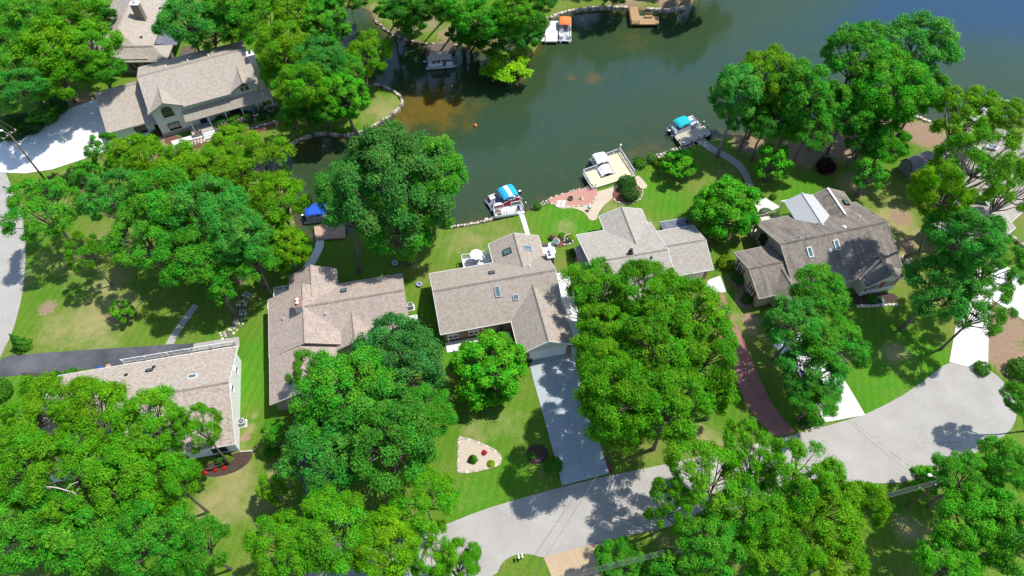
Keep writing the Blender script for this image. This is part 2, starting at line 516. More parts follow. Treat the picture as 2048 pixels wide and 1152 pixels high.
def grid_axis(a, b, step, out_lo, out_hi):
    return np.array(sorted(out_lo) + list(np.arange(a, b + 1e-6, step)) + sorted(out_hi))
def grid_mesh(name, xs, ys, zf):
    X, Y = np.meshgrid(xs, ys)
    Z = zf(X, Y)
    nx, ny = len(xs), len(ys)
    v = np.stack([X.ravel(), Y.ravel(), Z.ravel()], 1)
    i = np.arange(nx * ny).reshape(ny, nx)
    f = np.stack([i[:-1, :-1].ravel(), i[:-1, 1:].ravel(), i[1:, 1:].ravel(), i[1:, :-1].ravel()], 1)
    me = bpy.data.meshes.new(name)
    me.vertices.add(len(v)); me.vertices.foreach_set('co', v.ravel())
    me.loops.add(f.size); me.loops.foreach_set('vertex_index', f.ravel().astype(np.int32))
    me.polygons.add(len(f)); me.polygons.foreach_set('loop_start', np.arange(0, f.size, 4, dtype=np.int32))
    me.polygons.foreach_set('use_smooth', np.ones(len(f), bool))
    me.update(calc_edges=True)
    return me, X, Y
def blobs(X, Y, lst):
    out = np.zeros(X.shape)
    for x, y, r, a in lst:
        p = G(x, y); s = r / pxm(x, y)
        out = np.maximum(out, a * np.exp(-(((X - p.x) ** 2 + (Y - p.y) ** 2) / (s * s)) ** 1.3))
    return out
def paint(me, name, chans):
    a = me.color_attributes.new(name, 'FLOAT_COLOR', 'POINT')
    n = len(me.vertices)
    c = np.ones((n, 4), np.float32)
    for k, ch in enumerate(chans): c[:, k] = ch.ravel()
    a.data.foreach_set('color', c.ravel())

def land_z(X, Y):
    d = lake_sd(X, Y)
    z = np.where(d > 0.5, 0.0, np.where(d > -0.5, -1.1 * (0.5 - d), -1.1 + 0.35 * (d + 0.5)))
    return np.maximum(z, -3.0)
gxs = grid_axis(-126, 126, 0.75, [-3000, -1200, -500, -250, -160, -140], [140, 160, 250, 500, 1200, 3000])
gys = grid_axis(6, 150, 0.75, [-1500, -500, -150, -50, -10], [160, 180, 220, 320, 600, 1200, 3500])
gme, GX, GY = grid_mesh('ground', gxs, gys, land_z)
dry = blobs(GX, GY, [(190, 640, 70, .8), (120, 660, 55, .55), (200, 690, 50, .55), (215, 570, 45, .7), (240, 610, 40, .9), (100, 520, 40, .4), (230, 480, 50, .45), (150, 530, 50, .5), (60, 560, 30, .4),
                     (465, 960, 55, .8), (440, 1010, 60, .75), (480, 905, 30, .5), (560, 960, 40, .7), (520, 1000, 50, .6), (1395, 875, 34, 1.), (1420, 890, 40, .6), (1370, 905, 40, .4), (1710, 370, 36, .9), (1745, 430, 30, .5),
                     (1790, 440, 46, .9), (1800, 500, 40, .8), (1840, 480, 40, .8), (1760, 400, 40, .4), (1980, 430, 34, .6), (2010, 420, 40, .35), (1880, 330, 40, .7), (1880, 270, 60, .5), (950, 865, 34, .55), (1010, 850, 50, .35),
                     (935, 480, 60, .5), (990, 465, 40, .4), (770, 215, 45, .6), (740, 240, 30, .4), (1790, 705, 28, .9), (1130, 455, 22, .6), (1220, 415, 30, .6), (545, 760, 12, .5), (1300, 450, 30, .4), (500, 860, 14, .9), (505, 830, 10, .8),
                     (1340, 1090, 40, .5), (1820, 1060, 34, .8), (1440, 570, 30, .4), (1470, 640, 26, .5), (20, 1110, 40, .7), (740, 25, 26, 1.), (755, 35, 14, .8), (130, 355, 30, .3), (1500, 660, 20, .8), (1450, 345, 40, .25), (930, 1000, 40, .2)])
dirt = blobs(GX, GY, [(1850, 270, 40, 1.), (1820, 260, 40, .9), (1890, 290, 30, .8), (1780, 240, 34, .9), (2000, 650, 60, .9), (2025, 720, 50, .9), (1985, 700, 40, .8), (1600, 300, 60, .7), (1680, 295, 50, .8), (1730, 275, 40, .8), (1500, 285, 46, .7),
                      (1430, 300, 26, .5), (240, 625, 30, .8), (95, 615, 24, .7), (1800, 435, 26, .8), (1815, 490, 30, .6), (1720, 380, 16, .9), (150, 215, 60, .7), (110, 235, 50, .7), (180, 235, 40, .6), (470, 560, 30, .7), (440, 580, 26, .6), (490, 875, 12, 1.),
                      (320, 290, 60, .6), (420, 275, 50, .6), (1480, 560, 26, .8), (1490, 600, 26, .8), (1500, 640, 22, .8), (1300, 760, 40, .6), (1340, 720, 40, .5), (850, 45, 50, .55), (800, 60, 34, .5), (900, 68, 44, .55), (940, 75, 40, .5), (1110, 50, 26, .8), (1360, 5, 60, .8), (1250, 0, 60, .6), (900, 60, 40, .4),
                      (1395, 860, 14, .6), (1560, 640, 30, .4), (1000, 90, 40, .6), (1250, 900, 30, .3), (430, 565, 20, .6), (1450, 470, 30, .6), (1870, 1080, 60, .4)])
sdist = lake_sd(GX, GY)
dirt = np.maximum(dirt, np.clip(1.0 - np.abs(sdist) / 0.55, 0, 1) * 0.8)
dirt = np.where(sdist < -0.3, 1.0, dirt)
lush = blobs(GX, GY, [(500, 760, 60, .8), (510, 700, 30, .8), (30, 800, 70, .7), (950, 1000, 60, .8), (1050, 950, 60, .7), (1120, 440, 60, .9), (1170, 470, 50, .9), (1340, 400, 50, .9), (1780, 780, 90, .9), (1850, 720, 60, .8), (1000, 830, 60, .5), (1410, 905, 40, .7),
                      (100, 780, 50, .8), (1060, 440, 20, .6), (150, 340, 60, .7), (900, 700, 30, .9), (870, 620, 30, .9), (1590, 385, 50, .8), (2020, 450, 30, .6), (1440, 620, 30, .4), (640, 500, 40, .8), (1300, 380, 40, .7)])
paint(gme, 'mask', [dry * .85, dirt, lush])

m, t, b = nt('lawn')
b.inputs['Roughness'].default_value = 0.95
b.inputs['Specular IOR Level'].default_value = 0.12
at = N(t, 'ShaderNodeAttribute', attribute_name='mask')
sp = t.nodes.new('ShaderNodeSeparateColor'); t.links.new(at.outputs['Color'], sp.inputs[0])
v = coords(t, 'Object')
n_big = noise(t, v, 0.09, 4); n_mid = noise(t, v, 0.55, 5, 0.65); n_fine = noise(t, v, 5.0, 4, 0.7); n_spk = noise(t, v, 2.0, 6, 0.75)
green = mixc(t, n_mid, (0.052, 0.150, 0.010), (0.100, 0.205, 0.016))
lushc = mixc(t, n_mid, (0.045, 0.190, 0.008), (0.080, 0.245, 0.012))
gbase = mixc(t, sp.outputs[2], mixc(t, ramp(t, n_big, [(0.38, 0.0), (0.66, 1.0)]).outputs[0], green, (0.125, 0.195, 0.022)), lushc)
mw = N(t, 'ShaderNodeTexWave', wave_type='BANDS', bands_direction='X', Scale=0.28, Distortion=1.5, Detail=2.0)
mp_ = N(t, 'ShaderNodeMapping'); mp_.inputs['Rotation'].default_value = (0, 0, R(12)); t.links.new(v, mp_.inputs[0]); t.links.new(mp_.outputs[0], mw.inputs['Vector'])
gbase = mixc(t, 1.0, gbase, ramp(t, mw.outputs['Fac'], [(0.3, 0.95), (0.7, 1.04)]).outputs[0], 'MULTIPLY')
gfine = mixc(t, 1.0, gbase, ramp(t, n_fine, [(0.25, 0.55), (0.75, 1.4)]).outputs[0], 'MULTIPLY')
def thresh(src, nse, lo, hi):
    a = N(t, 'ShaderNodeMath', operation='ADD'); t.links.new(src, a.inputs[0]); t.links.new(nse, a.inputs[1])
    mr = N(t, 'ShaderNodeMapRange'); mr.inputs['From Min'].default_value = lo; mr.inputs['From Max'].default_value = hi; mr.interpolation_type = 'SMOOTHSTEP'
    t.links.new(a.outputs[0], mr.inputs[0]); return mr.outputs[0]
gfine = mixc(t, thresh(n_spk, n_big, 1.02, 1.25), gfine, mixc(t, n_fine, (0.10, 0.13, 0.03), (0.22, 0.22, 0.07)))
c = mixc(t, thresh(sp.outputs[0], n_mid, 0.55, 1.35), gfine, mixc(t, n_fine, (0.20, 0.19, 0.06), (0.36, 0.31, 0.15)))
c = mixc(t, thresh(sp.outputs[1], n_spk, 0.80, 1.12), c, mixc(t, n_spk, (0.15, 0.095, 0.06), (0.38, 0.27, 0.18)))
t.links.new(c, b.inputs['Base Color'])
bump(t, b, n_fine, 0.7, 0.08)
M['lawn'] = m
gme.materials.append(m)
ground = put(gme, 'ground'); tag(ground, 'green lawn with dry straw patches between the houses', 'lawn', kind='structure')

wxs = grid_axis(-60, 126, 1.0, [-70], [140, 200, 400, 900, 2000])
wys = grid_axis(50, 150, 1.0, [45], [160, 200, 400, 1100])
wme, WX, WY = grid_mesh('lake', wxs, wys, lambda X, Y: np.full(X.shape, WATER_Z))
wd = -lake_sd(WX, WY)
shoal = np.maximum(blobs(WX, WY, [(870, 200, 62, .75), (835, 205, 40, 1.), (850, 190, 40, .9), (865, 215, 46, 1.), (900, 205, 36, .85), (885, 240, 30, .7), (880, 175, 36, .4), (940, 210, 30, .35), (810, 235, 34, .9), (770, 255, 26, .9), (740, 275, 22, .8), (1040, 155, 16, .5), (1188, 153, 16, .6), (1145, 150, 12, .5),
                                  (1300, 295, 30, .35), (1270, 310, 30, .35), (935, 245, 24, .35), (650, 300, 30, .25), (1270, 75, 40, .25), (600, 290, 30, .5)]), 0.55 * np.exp(-np.maximum(wd, 0) / 1.1))
paint(wme, 'shoal_offshore', [shoal, np.clip(wd / 30, 0, 1), shoal * 0])
m, t, b = nt('lake_water')
at = N(t, 'ShaderNodeAttribute', attribute_name='shoal_offshore')
sp = t.nodes.new('ShaderNodeSeparateColor'); t.links.new(at.outputs['Color'], sp.inputs[0])
v = coords(t, 'Object')
n1 = noise(t, v, 0.12, 4); n2 = noise(t, v, 0.8, 5, 0.7)
body_and_sky = mixc(t, 0.35, ramp(t, sp.outputs[1], [(0.05, (0.030, 0.056, 0.016)), (0.4, (0.032, 0.064, 0.026)), (0.72, (0.024, 0.060, 0.050)), (1.0, (0.008, 0.046, 0.125))]).outputs[0], mixc(t, n1, (0.016, 0.036, 0.022), (0.030, 0.058, 0.030)))  # murky green body; the sky's blue reflection is painted in far offshore
sand = mixc(t, n2, (0.075, 0.062, 0.012), (0.145, 0.095, 0.016))
c = mixc(t, thresh(sp.outputs[0], n2, 0.45, 1.45), body_and_sky, sand)
t.links.new(c, b.inputs['Base Color'])
b.inputs['Roughness'].default_value = 0.05
b.inputs['IOR'].default_value = 1.333
b.inputs['Specular IOR Level'].default_value = 0.9
vs = coords(t, 'Object', (1.0, 1.6, 1.0))
w1 = noise(t, vs, 2.6, 3, 0.5); w2 = noise(t, vs, 0.7, 2, 0.5)
wsum = N(t, 'ShaderNodeMath', operation='MULTIPLY_ADD'); t.links.new(w2, wsum.inputs[0]); wsum.inputs[1].default_value = 1.4; t.links.new(w1, wsum.inputs[2])
bump(t, b, wsum.outputs[0], 0.11, 0.10)
M['water'] = m
wme.materials.append(m)
tag(put(wme, 'lake'), 'still green lake water with blue sky reflection', 'lake', kind='structure')

# asphalt
def asphalt(name, c1, c2, crack=0.3):
    m, t, b = nt(name)
    b.inputs['Roughness'].default_value = 0.9
    b.inputs['Specular IOR Level'].default_value = 0.25
    v = coords(t, 'Object')
    n1 = noise(t, v, 0.22, 5, 0.6); n2 = noise(t, v, 12.0, 3, 0.7); n3 = noise(t, v, 1.3, 4)
    c = mixc(t, ramp(t, n1, [(0.35, 0.0), (0.7, 1.0)]).outputs[0], c1, c2)
    c = mixc(t, 1.0, c, ramp(t, n2, [(0.3, 0.8), (0.7, 1.2)]).outputs[0], 'MULTIPLY')
    vo = N(t, 'ShaderNodeTexVoronoi', feature='DISTANCE_TO_EDGE', Scale=0.11)
    dv = t.nodes.new('ShaderNodeMix'); dv.data_type = 'VECTOR'; dv.inputs[0].default_value = 0.06
    t.links.new(v, dv.inputs[4])
    nn = N(t, 'ShaderNodeTexNoise', Scale=0.6, Detail=5.0); t.links.new(v, nn.inputs['Vector'])
    sc = N(t, 'ShaderNodeVectorMath', operation='SCALE'); t.links.new(nn.outputs['Color'], sc.inputs[0]); sc.inputs['Scale'].default_value = 40.0
    t.links.new(sc.outputs[0], dv.inputs[5]); t.links.new(dv.outputs[1], vo.inputs['Vector'])
    lines = ramp(t, vo.outputs['Distance'], [(0.0, crack), (0.006, 0.0)])
    mask = N(t, 'ShaderNodeMath', operation='MULTIPLY'); t.links.new(lines.outputs[0], mask.inputs[0]); t.links.new(ramp(t, n1, [(0.45, 0.0), (0.6, 1.0)]).outputs[0], mask.inputs[1])
    c = mixc(t, mask.outputs[0], c, tuple(x * 0.4 for x in c1))
    t.links.new(c, b.inputs['Base Color'])
    bump(t, b, n2, 0.3, 0.01)
    return m
M['road'] = asphalt('road', (0.315, 0.298, 0.272), (0.385, 0.367, 0.337))
M['asphalt_dark'] = asphalt('asphalt_dark', (0.055, 0.058, 0.07), (0.12, 0.12, 0.135), 0.15)

def sheet(name, pts, z, mt, label, cat, it=2, smooth_open=False, t0=-0.06):
    w = gp(pts)
    if it: w = chaikin(w, it, True)
    mb = MB().prism([(p.x, p.y) for p in w], t0, z)
    return tag(mb.build(name, mt), label, cat, kind='structure')

street = [(540, 1190), (640, 1132), (760, 1090), (885, 1052), (960, 1021), (1040, 997), (1115, 976), (1220, 951), (1300, 935), (1400, 913), (1500, 891), (1592, 868), (1660, 850), (1725, 831), (1770, 810), (1815, 785), (1860, 752), (1896, 724),
          (1935, 722), (1985, 742), (2018, 775), (2034, 815), (2030, 850), (2000, 880), (1940, 912), (1880, 940), (1820, 962), (1770, 968), (1700, 962), (1620, 975), (1560, 992), (1440, 1028), (1320, 1058), (1205, 1082), (1110, 1110), (1086, 1116), (1062, 1108), (1030, 1108), (1004, 1124), (992, 1152), (920, 1180), (820, 1215), (700, 1290)]
st_o = sheet('road', street, 0.02, M['road'], 'pale grey asphalt street ending in a round turning place', 'street', 1)
M['tar'] = mat('tar', (0.06, 0.058, 0.055), None, 4)
for line, dash in (([(1698, 836), (1740, 870), (1780, 904), (1818, 932)], True), ([(1692, 838), (1730, 872), (1770, 906), (1806, 934)], False), ([(1846, 884), (1870, 890), (1900, 884), (1925, 886)], False)):
    P_ = resample(chaikin(gp(line), 1), 26)
    for i in range(26):
        if dash and random.random() < .35: continue
        MB().beam(P_[i] + Vector((random.uniform(-.06, .06), random.uniform(-.06, .06), .02)), P_[i + 1] + Vector((0, 0, .02)), .035 if dash else .025, .012).build('crack_seal', M['tar'], st_o)
side = [(-260, 200), (-120, 210), (-40, 262), (0, 316), (24, 376), (44, 430), (52, 490), (49, 560), (40, 612), (24, 668), (4, 706), (-14, 745), (-60, 830), (-140, 900), (-200, 800), (-150, 560)]
sheet('road', side, 0.02, M['road'], 'pale grey asphalt road curving along the left edge', 'street', 1)

def slab_strip(name, left, right, n, m_, mt, label, cat, z=0.07, gap=0.016, it=1):
    """a drive or path between two edges (photo pixels), cast as n x m_ concrete slabs"""
    L = gp(left); Rr = gp(right)
    if it: L = chaikin(L, it); Rr = chaikin(Rr, it)
    L = resample(L, n); Rr = resample(Rr, n)
    t = thing(name, label, cat, L[0].lerp(Rr[-1], 0.5)); t['kind'] = 'structure'
    o = t.location
    for i in range(n):
        for j in range(m_):
            a, b_ = j / m_, (j + 1) / m_
            q = [L[i].lerp(Rr[i], a), L[i].lerp(Rr[i], b_), L[i + 1].lerp(Rr[i + 1], b_), L[i + 1].lerp(Rr[i + 1], a)]
            c = sum(q, Vector()) / 4
            q = [p + (c - p).normalized() * gap * 0.7 for p in q]
            MB().prism([(p.x - o.x, p.y - o.y) for p in q], -0.06, z + random.uniform(-0.003, 0.003)).build('slab', mt, t)
    return t

slab_strip('driveway', [(1058, 722), (1060, 738), (1092, 850), (1124, 971)], [(1141, 704), (1150, 722), (1184, 835), (1218, 947)], 8, 2, M['concrete_shade_tint'], 'long pale concrete driveway of the middle house, dappled by tree shade', 'driveway')
slab_strip('driveway', [(1385, 566), (1420, 640), (1460, 715), (1478, 775), (1500, 828), (1552, 874)], [(1436, 556), (1466, 640), (1492, 690), (1520, 760), (1552, 825), (1592, 864)], 9, 2, M['concrete_red'], 'reddish brown stamped concrete driveway reaching the street', 'driveway')
slab_strip('driveway', [(1648, 845), (1625, 790), (1590, 735), (1545, 690)], [(1730, 830), (1692, 764), (1655, 715), (1600, 665)], 6, 1, M['concrete_pale'], 'white concrete driveway of the house with red shutters', 'driveway')
slab_strip('driveway', [(1898, 724), (1908, 670), (1920, 600), (1925, 540)], [(1976, 745), (1976, 670), (1985, 600), (1985, 540)], 6, 2, M['concrete'], 'pale concrete driveway at the far right under the leaning tree', 'driveway')
slab_strip('driveway', [(1990, 520), (2010, 530), (2070, 570)], [(1985, 600), (2010, 615), (2070, 655)], 3, 1, M['concrete_pale'], 'white concrete parking pad at the right edge of the picture', 'driveway')
sheet('driveway', [(-30, 757), (-12, 742), (6, 716), (22, 711), (60, 708), (170, 700), (300, 692), (392, 686), (386, 706), (300, 722), (180, 738), (75, 747)], 0.045, M['asphalt_dark'], 'dark asphalt driveway beside the white house', 'driveway', 0)
slab_strip('pavement', [(388, 688), (420, 682), (478, 674)], [(384, 708), (420, 702), (480, 694)], 3, 1, M['concrete_grey'], 'grey concrete pad at the end of the dark driveway', 'pavement')
slab_strip('driveway', [(-30, 300), (55, 262), (120, 226), (168, 206), (200, 196)], [(0, 345), (75, 348), (150, 325), (215, 300), (262, 285)], 5, 3, M['concrete_pale'], 'wide white concrete driveway at the upper left house', 'driveway')
sheet('driveway', [(582, 790), (640, 786), (665, 900), (690, 1000), (705, 1110), (640, 1130), (612, 1000), (592, 900)], 0.045, M['asphalt_dark'], 'dark asphalt driveway hidden under the big oaks', 'driveway', 1)
slab_strip('driveway', [(1086, 1114), (1098, 1140), (1112, 1180)], [(1206, 1084), (1222, 1120), (1238, 1160)], 2, 2, M['concrete_tan'], 'tan concrete driveway mouth at the bottom edge', 'driveway')
# walks
slab_strip('path', [(1036, 424), (1046, 452), (1054, 480)], [(1045, 420), (1054, 448), (1062, 476)], 4, 1, M['concrete_pale'], 'straight white walk from the dock with the striped boat to the lawn', 'path')
slab_strip('path', [(1392, 284), (1420, 304), (1460, 324), (1482, 344), (1494, 372), (1500, 398), (1520, 414)], [(1405, 274), (1430, 296), (1470, 315), (1494, 338), (1506, 370), (1514, 392), (1534, 404)], 18, 1, M['concrete_grey'], 'winding grey concrete walk up from the teal boat dock', 'path')
slab_strip('path', [(632, 474), (632, 492), (622, 512), (606, 534)], [(648, 474), (648, 494), (638, 514), (626, 534)], 6, 1, M['concrete_pale'], 'pale curved walk from the tan dock to the pink roofed house', 'path')
slab_strip('path', [(386, 608), (362, 640), (345, 664), (330, 690)], [(398, 612), (376, 642), (360, 664), (348, 688)], 7, 1, M['concrete_grey'], 'narrow stepped walk curving down to the dark driveway', 'path')
slab_strip('path', [(1112, 548), (1126, 610), (1140, 690), (1146, 724)], [(1140, 540), (1152, 600), (1166, 690), (1170, 718)], 8, 1, M['concrete_pale'], 'white walk along the right side of the middle house', 'path')
slab_strip('path', [(1418, 560), (1400, 590)], [(1440, 552), (1452, 584)], 2, 1, M['concrete_pale'], 'white concrete patch beside the garage of the grey roofed house', 'path')
slab_strip('path', [(1502, 410), (1524, 432)], [(1530, 396), (1560, 414)], 2, 2, M['concrete'], 'small concrete landing between the grey walk and the wooden deck', 'path')
slab_strip('patio', [(1080, 494), (1092, 520)], [(1106, 484), (1112, 506)], 1, 2, M['concrete_pale'], 'white patio pad behind the chimney of the middle house', 'patio', z=0.12)
# patio by the lake
sheet('patio', [(1106, 408), (1130, 400), (1160, 394), (1190, 384), (1216, 378), (1240, 366), (1250, 372), (1232, 386), (1222, 400), (1206, 412), (1196, 428), (1194, 440), (1180, 442), (1172, 428), (1160, 420), (1142, 416), (1120, 418)], 0.05, M['concrete_cream'], 'cream concrete patio narrowing to a stem behind the grey roofed house', 'patio', 1)
sheet('gravel_bed', [(1094, 400), (1120, 390), (1150, 382), (1184, 374), (1196, 380), (1194, 392), (1186, 404), (1172, 412), (1150, 412), (1126, 410), (1106, 410)], 0.09, M['gravel_red'], 'red gravel bed at the lake edge beside the cream patio', 'gravel bed', 1)
sheet('gravel_bed', [(1224, 384), (1240, 372), (1262, 364), (1282, 378), (1280, 394), (1262, 406), (1238, 406), (1226, 398)], 0.06, M['mulch_red'], 'red mulch bed around the two round shrubs', 'mulch bed', 1)
sheet('pavement', [(1268, 356), (1276, 350), (1290, 364), (1296, 374), (1284, 380), (1274, 370)], 0.05, M['concrete_cream'], 'small cream flagstone landing at the corner of the yellow dock', 'pavement', 1)
sheet('gravel_bed', [(918, 874), (945, 880), (985, 896), (1003, 912), (1002, 928), (975, 938), (920, 948), (914, 936), (918, 905)], 0.06, M['gravel_white'], 'pale gravel island bed with shrubs on the front lawn', 'gravel bed', 1)
sheet('gravel_bed', [(1050, 902), (1062, 890), (1082, 888), (1098, 900), (1096, 918), (1078, 929), (1058, 926)], 0.05, M['mulch'], 'round dark mulch bed beside the middle driveway', 'mulch bed', 2)
sheet('gravel_bed', [(400, 944), (420, 925), (452, 912), (496, 902), (508, 908), (492, 932), (462, 948), (420, 956)], 0.05, M['mulch'], 'dark mulch bed with orange flowers in front of the white house', 'mulch bed', 1)
sheet('gravel_bed', [(1690, 590), (1750, 585), (1795, 588), (1795, 608), (1712, 612)], 0.05, M['mulch'], 'dark mulch bed below the red shuttered gable', 'mulch bed', 1)
sheet('gravel_bed', [(1106, 478), (1120, 470), (1146, 466), (1152, 482), (1140, 490), (1118, 496), (1110, 492)], 0.05, M['mulch_red'], 'red stone bed around the little pond', 'gravel bed', 1)
sheet('gravel_bed', [(1622, 338), (1642, 322), (1668, 326), (1674, 346), (1650, 354)], 0.05, M['mulch_red'], 'mulch ring around the dark red bush', 'mulch bed', 2)
sheet('gravel_bed', [(30, 745), (100, 748), (130, 745), (120, 760), (70, 758)], 0.05, M['mulch'], 'mulch strip at the left end of the white house', 'mulch bed', 1)
sheet('gravel_bed', [(120, 372), (170, 362), (205, 366), (196, 384), (150, 392), (118, 388)], 0.05, M['mulch_red'], 'reddish mulch bed below the white driveway', 'mulch bed', 1)
sheet('gravel_bed', [(1118, 922), (1128, 940), (1124, 962), (1112, 950), (1108, 930)], 0.05, M['mulch_red'], 'mulch bed under the clipped shrub at the driveway mouth', 'mulch bed', 1)
sheet('gravel_bed', [(1206, 905), (1222, 925), (1228, 945), (1216, 950), (1204, 925)], 0.05, M['mulch_red'], 'mulch edge on the right of the driveway mouth', 'mulch bed', 1)
sheet('gravel_bed', [(330, 270), (380, 276), (470, 262), (560, 236), (560, 250), (470, 282), (390, 300), (330, 290)], 0.05, M['mulch_red'], 'reddish planting bed in front of the long porch', 'mulch bed', 1)

# ---------------------------------------------------------------- houses
class Pieces:
    """trim boards, each a piece of its own"""
    def __init__(s): s.l = []
    def beam(s, *a): s.l.append(MB().beam(*a))
class House:
    """a house in its own frame: u along, v across; roofs, walls and trim collected per material"""
    def __init__(s, name, label, o, ang, roof, wall, trim, cat='house'):
        p = G(*o)
        s.t = thing(name, label, cat, (p.x, p.y, 0), R(ang))
        s.roof = MB(); s.caps = []; s.walls = {}; s.fascia = Pieces()
        s.rm, s.wm, s.tm = roof, wall, trim
        s.ov = 0.45
    def wall(s, mt=None):
        return s.walls.setdefault((mt or s.wm).name, [MB(), mt or s.wm])[0]
    def gable(s, u0, u1, v0, v1, ez, rz, axis='u', mid=None, hip0=0.0, hip1=0.0, wm=None, cap=True, base=0.0, ov=None, walls=True, trim=True, z0=None, z1=None, open0=False, open1=False, roof=True):
        """roof edges at u0..u1, v0..v1; ridge along `axis`; hips pull the ridge ends in; z0/z1 override one eave height"""
        ov = s.ov if ov is None else ov
        T = 0.16
        if axis == 'u':
            a0, a1, b0, b1 = u0, u1, v0, v1; f = lambda a, b, z: (a, b, z)
        else:
            a0, a1, b0, b1 = v0, v1, u0, u1; f = lambda a, b, z: (b, a, z)
        bm = (b0 + b1) / 2 if mid is None else mid
        e0 = ez if z0 is None else z0; e1 = ez if z1 is None else z1
        r0, r1 = a0 + hip0, a1 - hip1
        if roof:
            s.roof.slab([f(a0, b0, e0), f(a1, b0, e0), f(r1, bm, rz), f(r0, bm, rz)], T)
            s.roof.slab([f(a0, b1, e1), f(a1, b1, e1), f(r1, bm, rz), f(r0, bm, rz)], T)
        if hip0: s.roof.slab([f(a0, b0, e0), f(a0, b1, e1), f(r0, bm, rz)], T)
        if hip1: s.roof.slab([f(a1, b0, e0), f(a1, b1, e1), f(r1, bm, rz)], T)
        if trim:
            w, h = 0.06, 0.22
            def edge(p, q):
                n = (Vector(q) - Vector(p)).cross(Vector((0, 0, 1))).normalized()
                c = Vector(f((a0 + a1) / 2, (b0 + b1) / 2, 0)); mpt = (Vector(p) + Vector(q)) / 2
                if n.dot(mpt - c) < 0: n = -n
                k = n * (w / 2 + 0.004) - Vector((0, 0, T / 2 - 0.01))
                s.fascia.beam(Vector(p) + k, Vector(q) + k, w, h)
            edge(f(a0, b0, e0), f(a1, b0, e0)); edge(f(a0, b1, e1), f(a1, b1, e1))
            if not hip0 and not open0: edge(f(a0, b0, e0), f(r0, bm, rz)); edge(f(a0, b1, e1), f(r0, bm, rz))
            if not hip1 and not open1: edge(f(a1, b0, e0), f(r1, bm, rz)); edge(f(a1, b1, e1), f(r1, bm, rz))
        if cap: s.caps.append((f(r0, bm, rz), f(r1, bm, rz)))
        if walls:
            k0 = (rz - e0) / (bm - b0); k1 = (rz - e1) / (b1 - bm)
            w0, w1 = b0 + ov, b1 - ov
            zt0, zt1, ztm = e0 + k0 * ov - T - 0.02, e1 + k1 * ov - T - 0.02, rz - T - 0.02
            c0, c1 = a0 + ov, a1 - ov
            pr = [(w0, base), (w1, base), (w1, zt1), (bm, ztm), (w0, zt0)]
            if hip0 or hip1: pr = [(w0, base), (w1, base), (w1, zt1), (w0, zt0)]
            n = len(pr)
            vs = [f(c0, b, z) for b, z in pr] + [f(c1, b, z) for b, z in pr]
            fs = [tuple(range(n - 1, -1, -1)), tuple(range(n, 2 * n))] + [(i, (i + 1) % n, n + (i + 1) % n, n + i) for i in range(n)]
            if axis != 'u': fs = [x[::-1] for x in fs]
            s.wall(wm).add(vs, fs)
        return s
    def shed_roof(s, quad, T=0.14, trim=True):
        s.roof.slab(quad, T)
    def finish(s):
        r = s.roof.build('roof', s.rm, s.t)
        for k, (mb, mt) in s.walls.items(): mb.build('wall', mt, s.t)
        for mb in s.fascia.l: mb.build('fascia', s.tm, s.t)
        for p, q in s.caps:
            p, q = Vector(p), Vector(q)
            d = (q - p).normalized(); n = d.cross(Vector((0, 0, 1)))
            L = (q - p).length; k = max(2, int(L / 0.6)); mb = MB()
            for i in range(k):
                a, b = p + d * (L * i / k), p + d * (L * (i + 1) / k - 0.03)
                lift = Vector((0, 0, 0.13)); dn = Vector((0, 0, -0.05))
                q4 = [a + n * 0.17 + dn, a + lift, a - n * 0.17 + dn, b + n * 0.17 + dn * 0.6, b + lift * 1.6, b - n * 0.17 + dn * 0.6]
                mb.add(q4, [(0, 3, 4, 1), (1, 4, 5, 2), (3, 5, 4), (0, 1, 2), (0, 2, 5, 3)])
            mb.build('ridge_cap', s.rm, r)
        return s.t
    # ---- fittings
    def plane_z(s, u, v, quad_fn): return quad_fn(u, v)
    def skylight(s, u, v, z, w, l, slope_axis, slope, frame=None):
        """pitched with the roof: slope = dz per metre along slope_axis"""
        a = math.atan(slope)
        t = Matrix.Rotation(a, 4, 'X') if slope_axis == 'v' else Matrix.Rotation(-a, 4, 'Y')
        d = (w, l) if slope_axis == 'v' else (l, w)
        mb = MB()
        for sx, sy, ex, ey in ((-1, 0, .09, d[1]), (1, 0, .09, d[1]), (0, -1, d[0] - .18, .09), (0, 1, d[0] - .18, .09)):
            off = t @ Vector((sx * (d[0] / 2 - .045), sy * (d[1] / 2 - .045), 0.04))
            mb.box(Vector((u, v, z)) + off, (ex, ey, 0.26), 0, 0, t)
        o = mb.build('skylight', frame or M['galv'], s.t)
        off = t @ Vector((0, 0, 0.10))
        MB().box(Vector((u, v, z)) + off, (d[0] - .18, d[1] - .18, 0.05), 0, 0, t).build('pane', M['skylight_glass'], o)
        return o
    def vent(s, u, v, z, r=0.12, h=0.35, mt=None, dome=False):
        mb = MB()
        if dome: mb.lathe((u, v, z - 0.1), [(r * 1.5, 0), (r * 1.5, .12), (r * 1.1, .14), (r * 1.1, .24), (r * .9, .34), (r * .4, .42), (0.02, .44)], 12)
        else: mb.lathe((u, v, z - 0.2), [(r * 1.6, 0.0), (r * 1.2, .22), (r, .24), (r, h + .1), (r * .7, h + .11)], 10)
        return mb.build('roof_vent', mt or M['galv'], s.t, True)
    def louvre(s, u, v, z, mt=None):
        mb = MB().box((u, v, z + .03), (0.42, 0.42, 0.14)).box((u, v - .16, z + .09), (0.36, 0.1, 0.1))
        return mb.build('roof_vent', mt or M['dark_trim'], s.t)
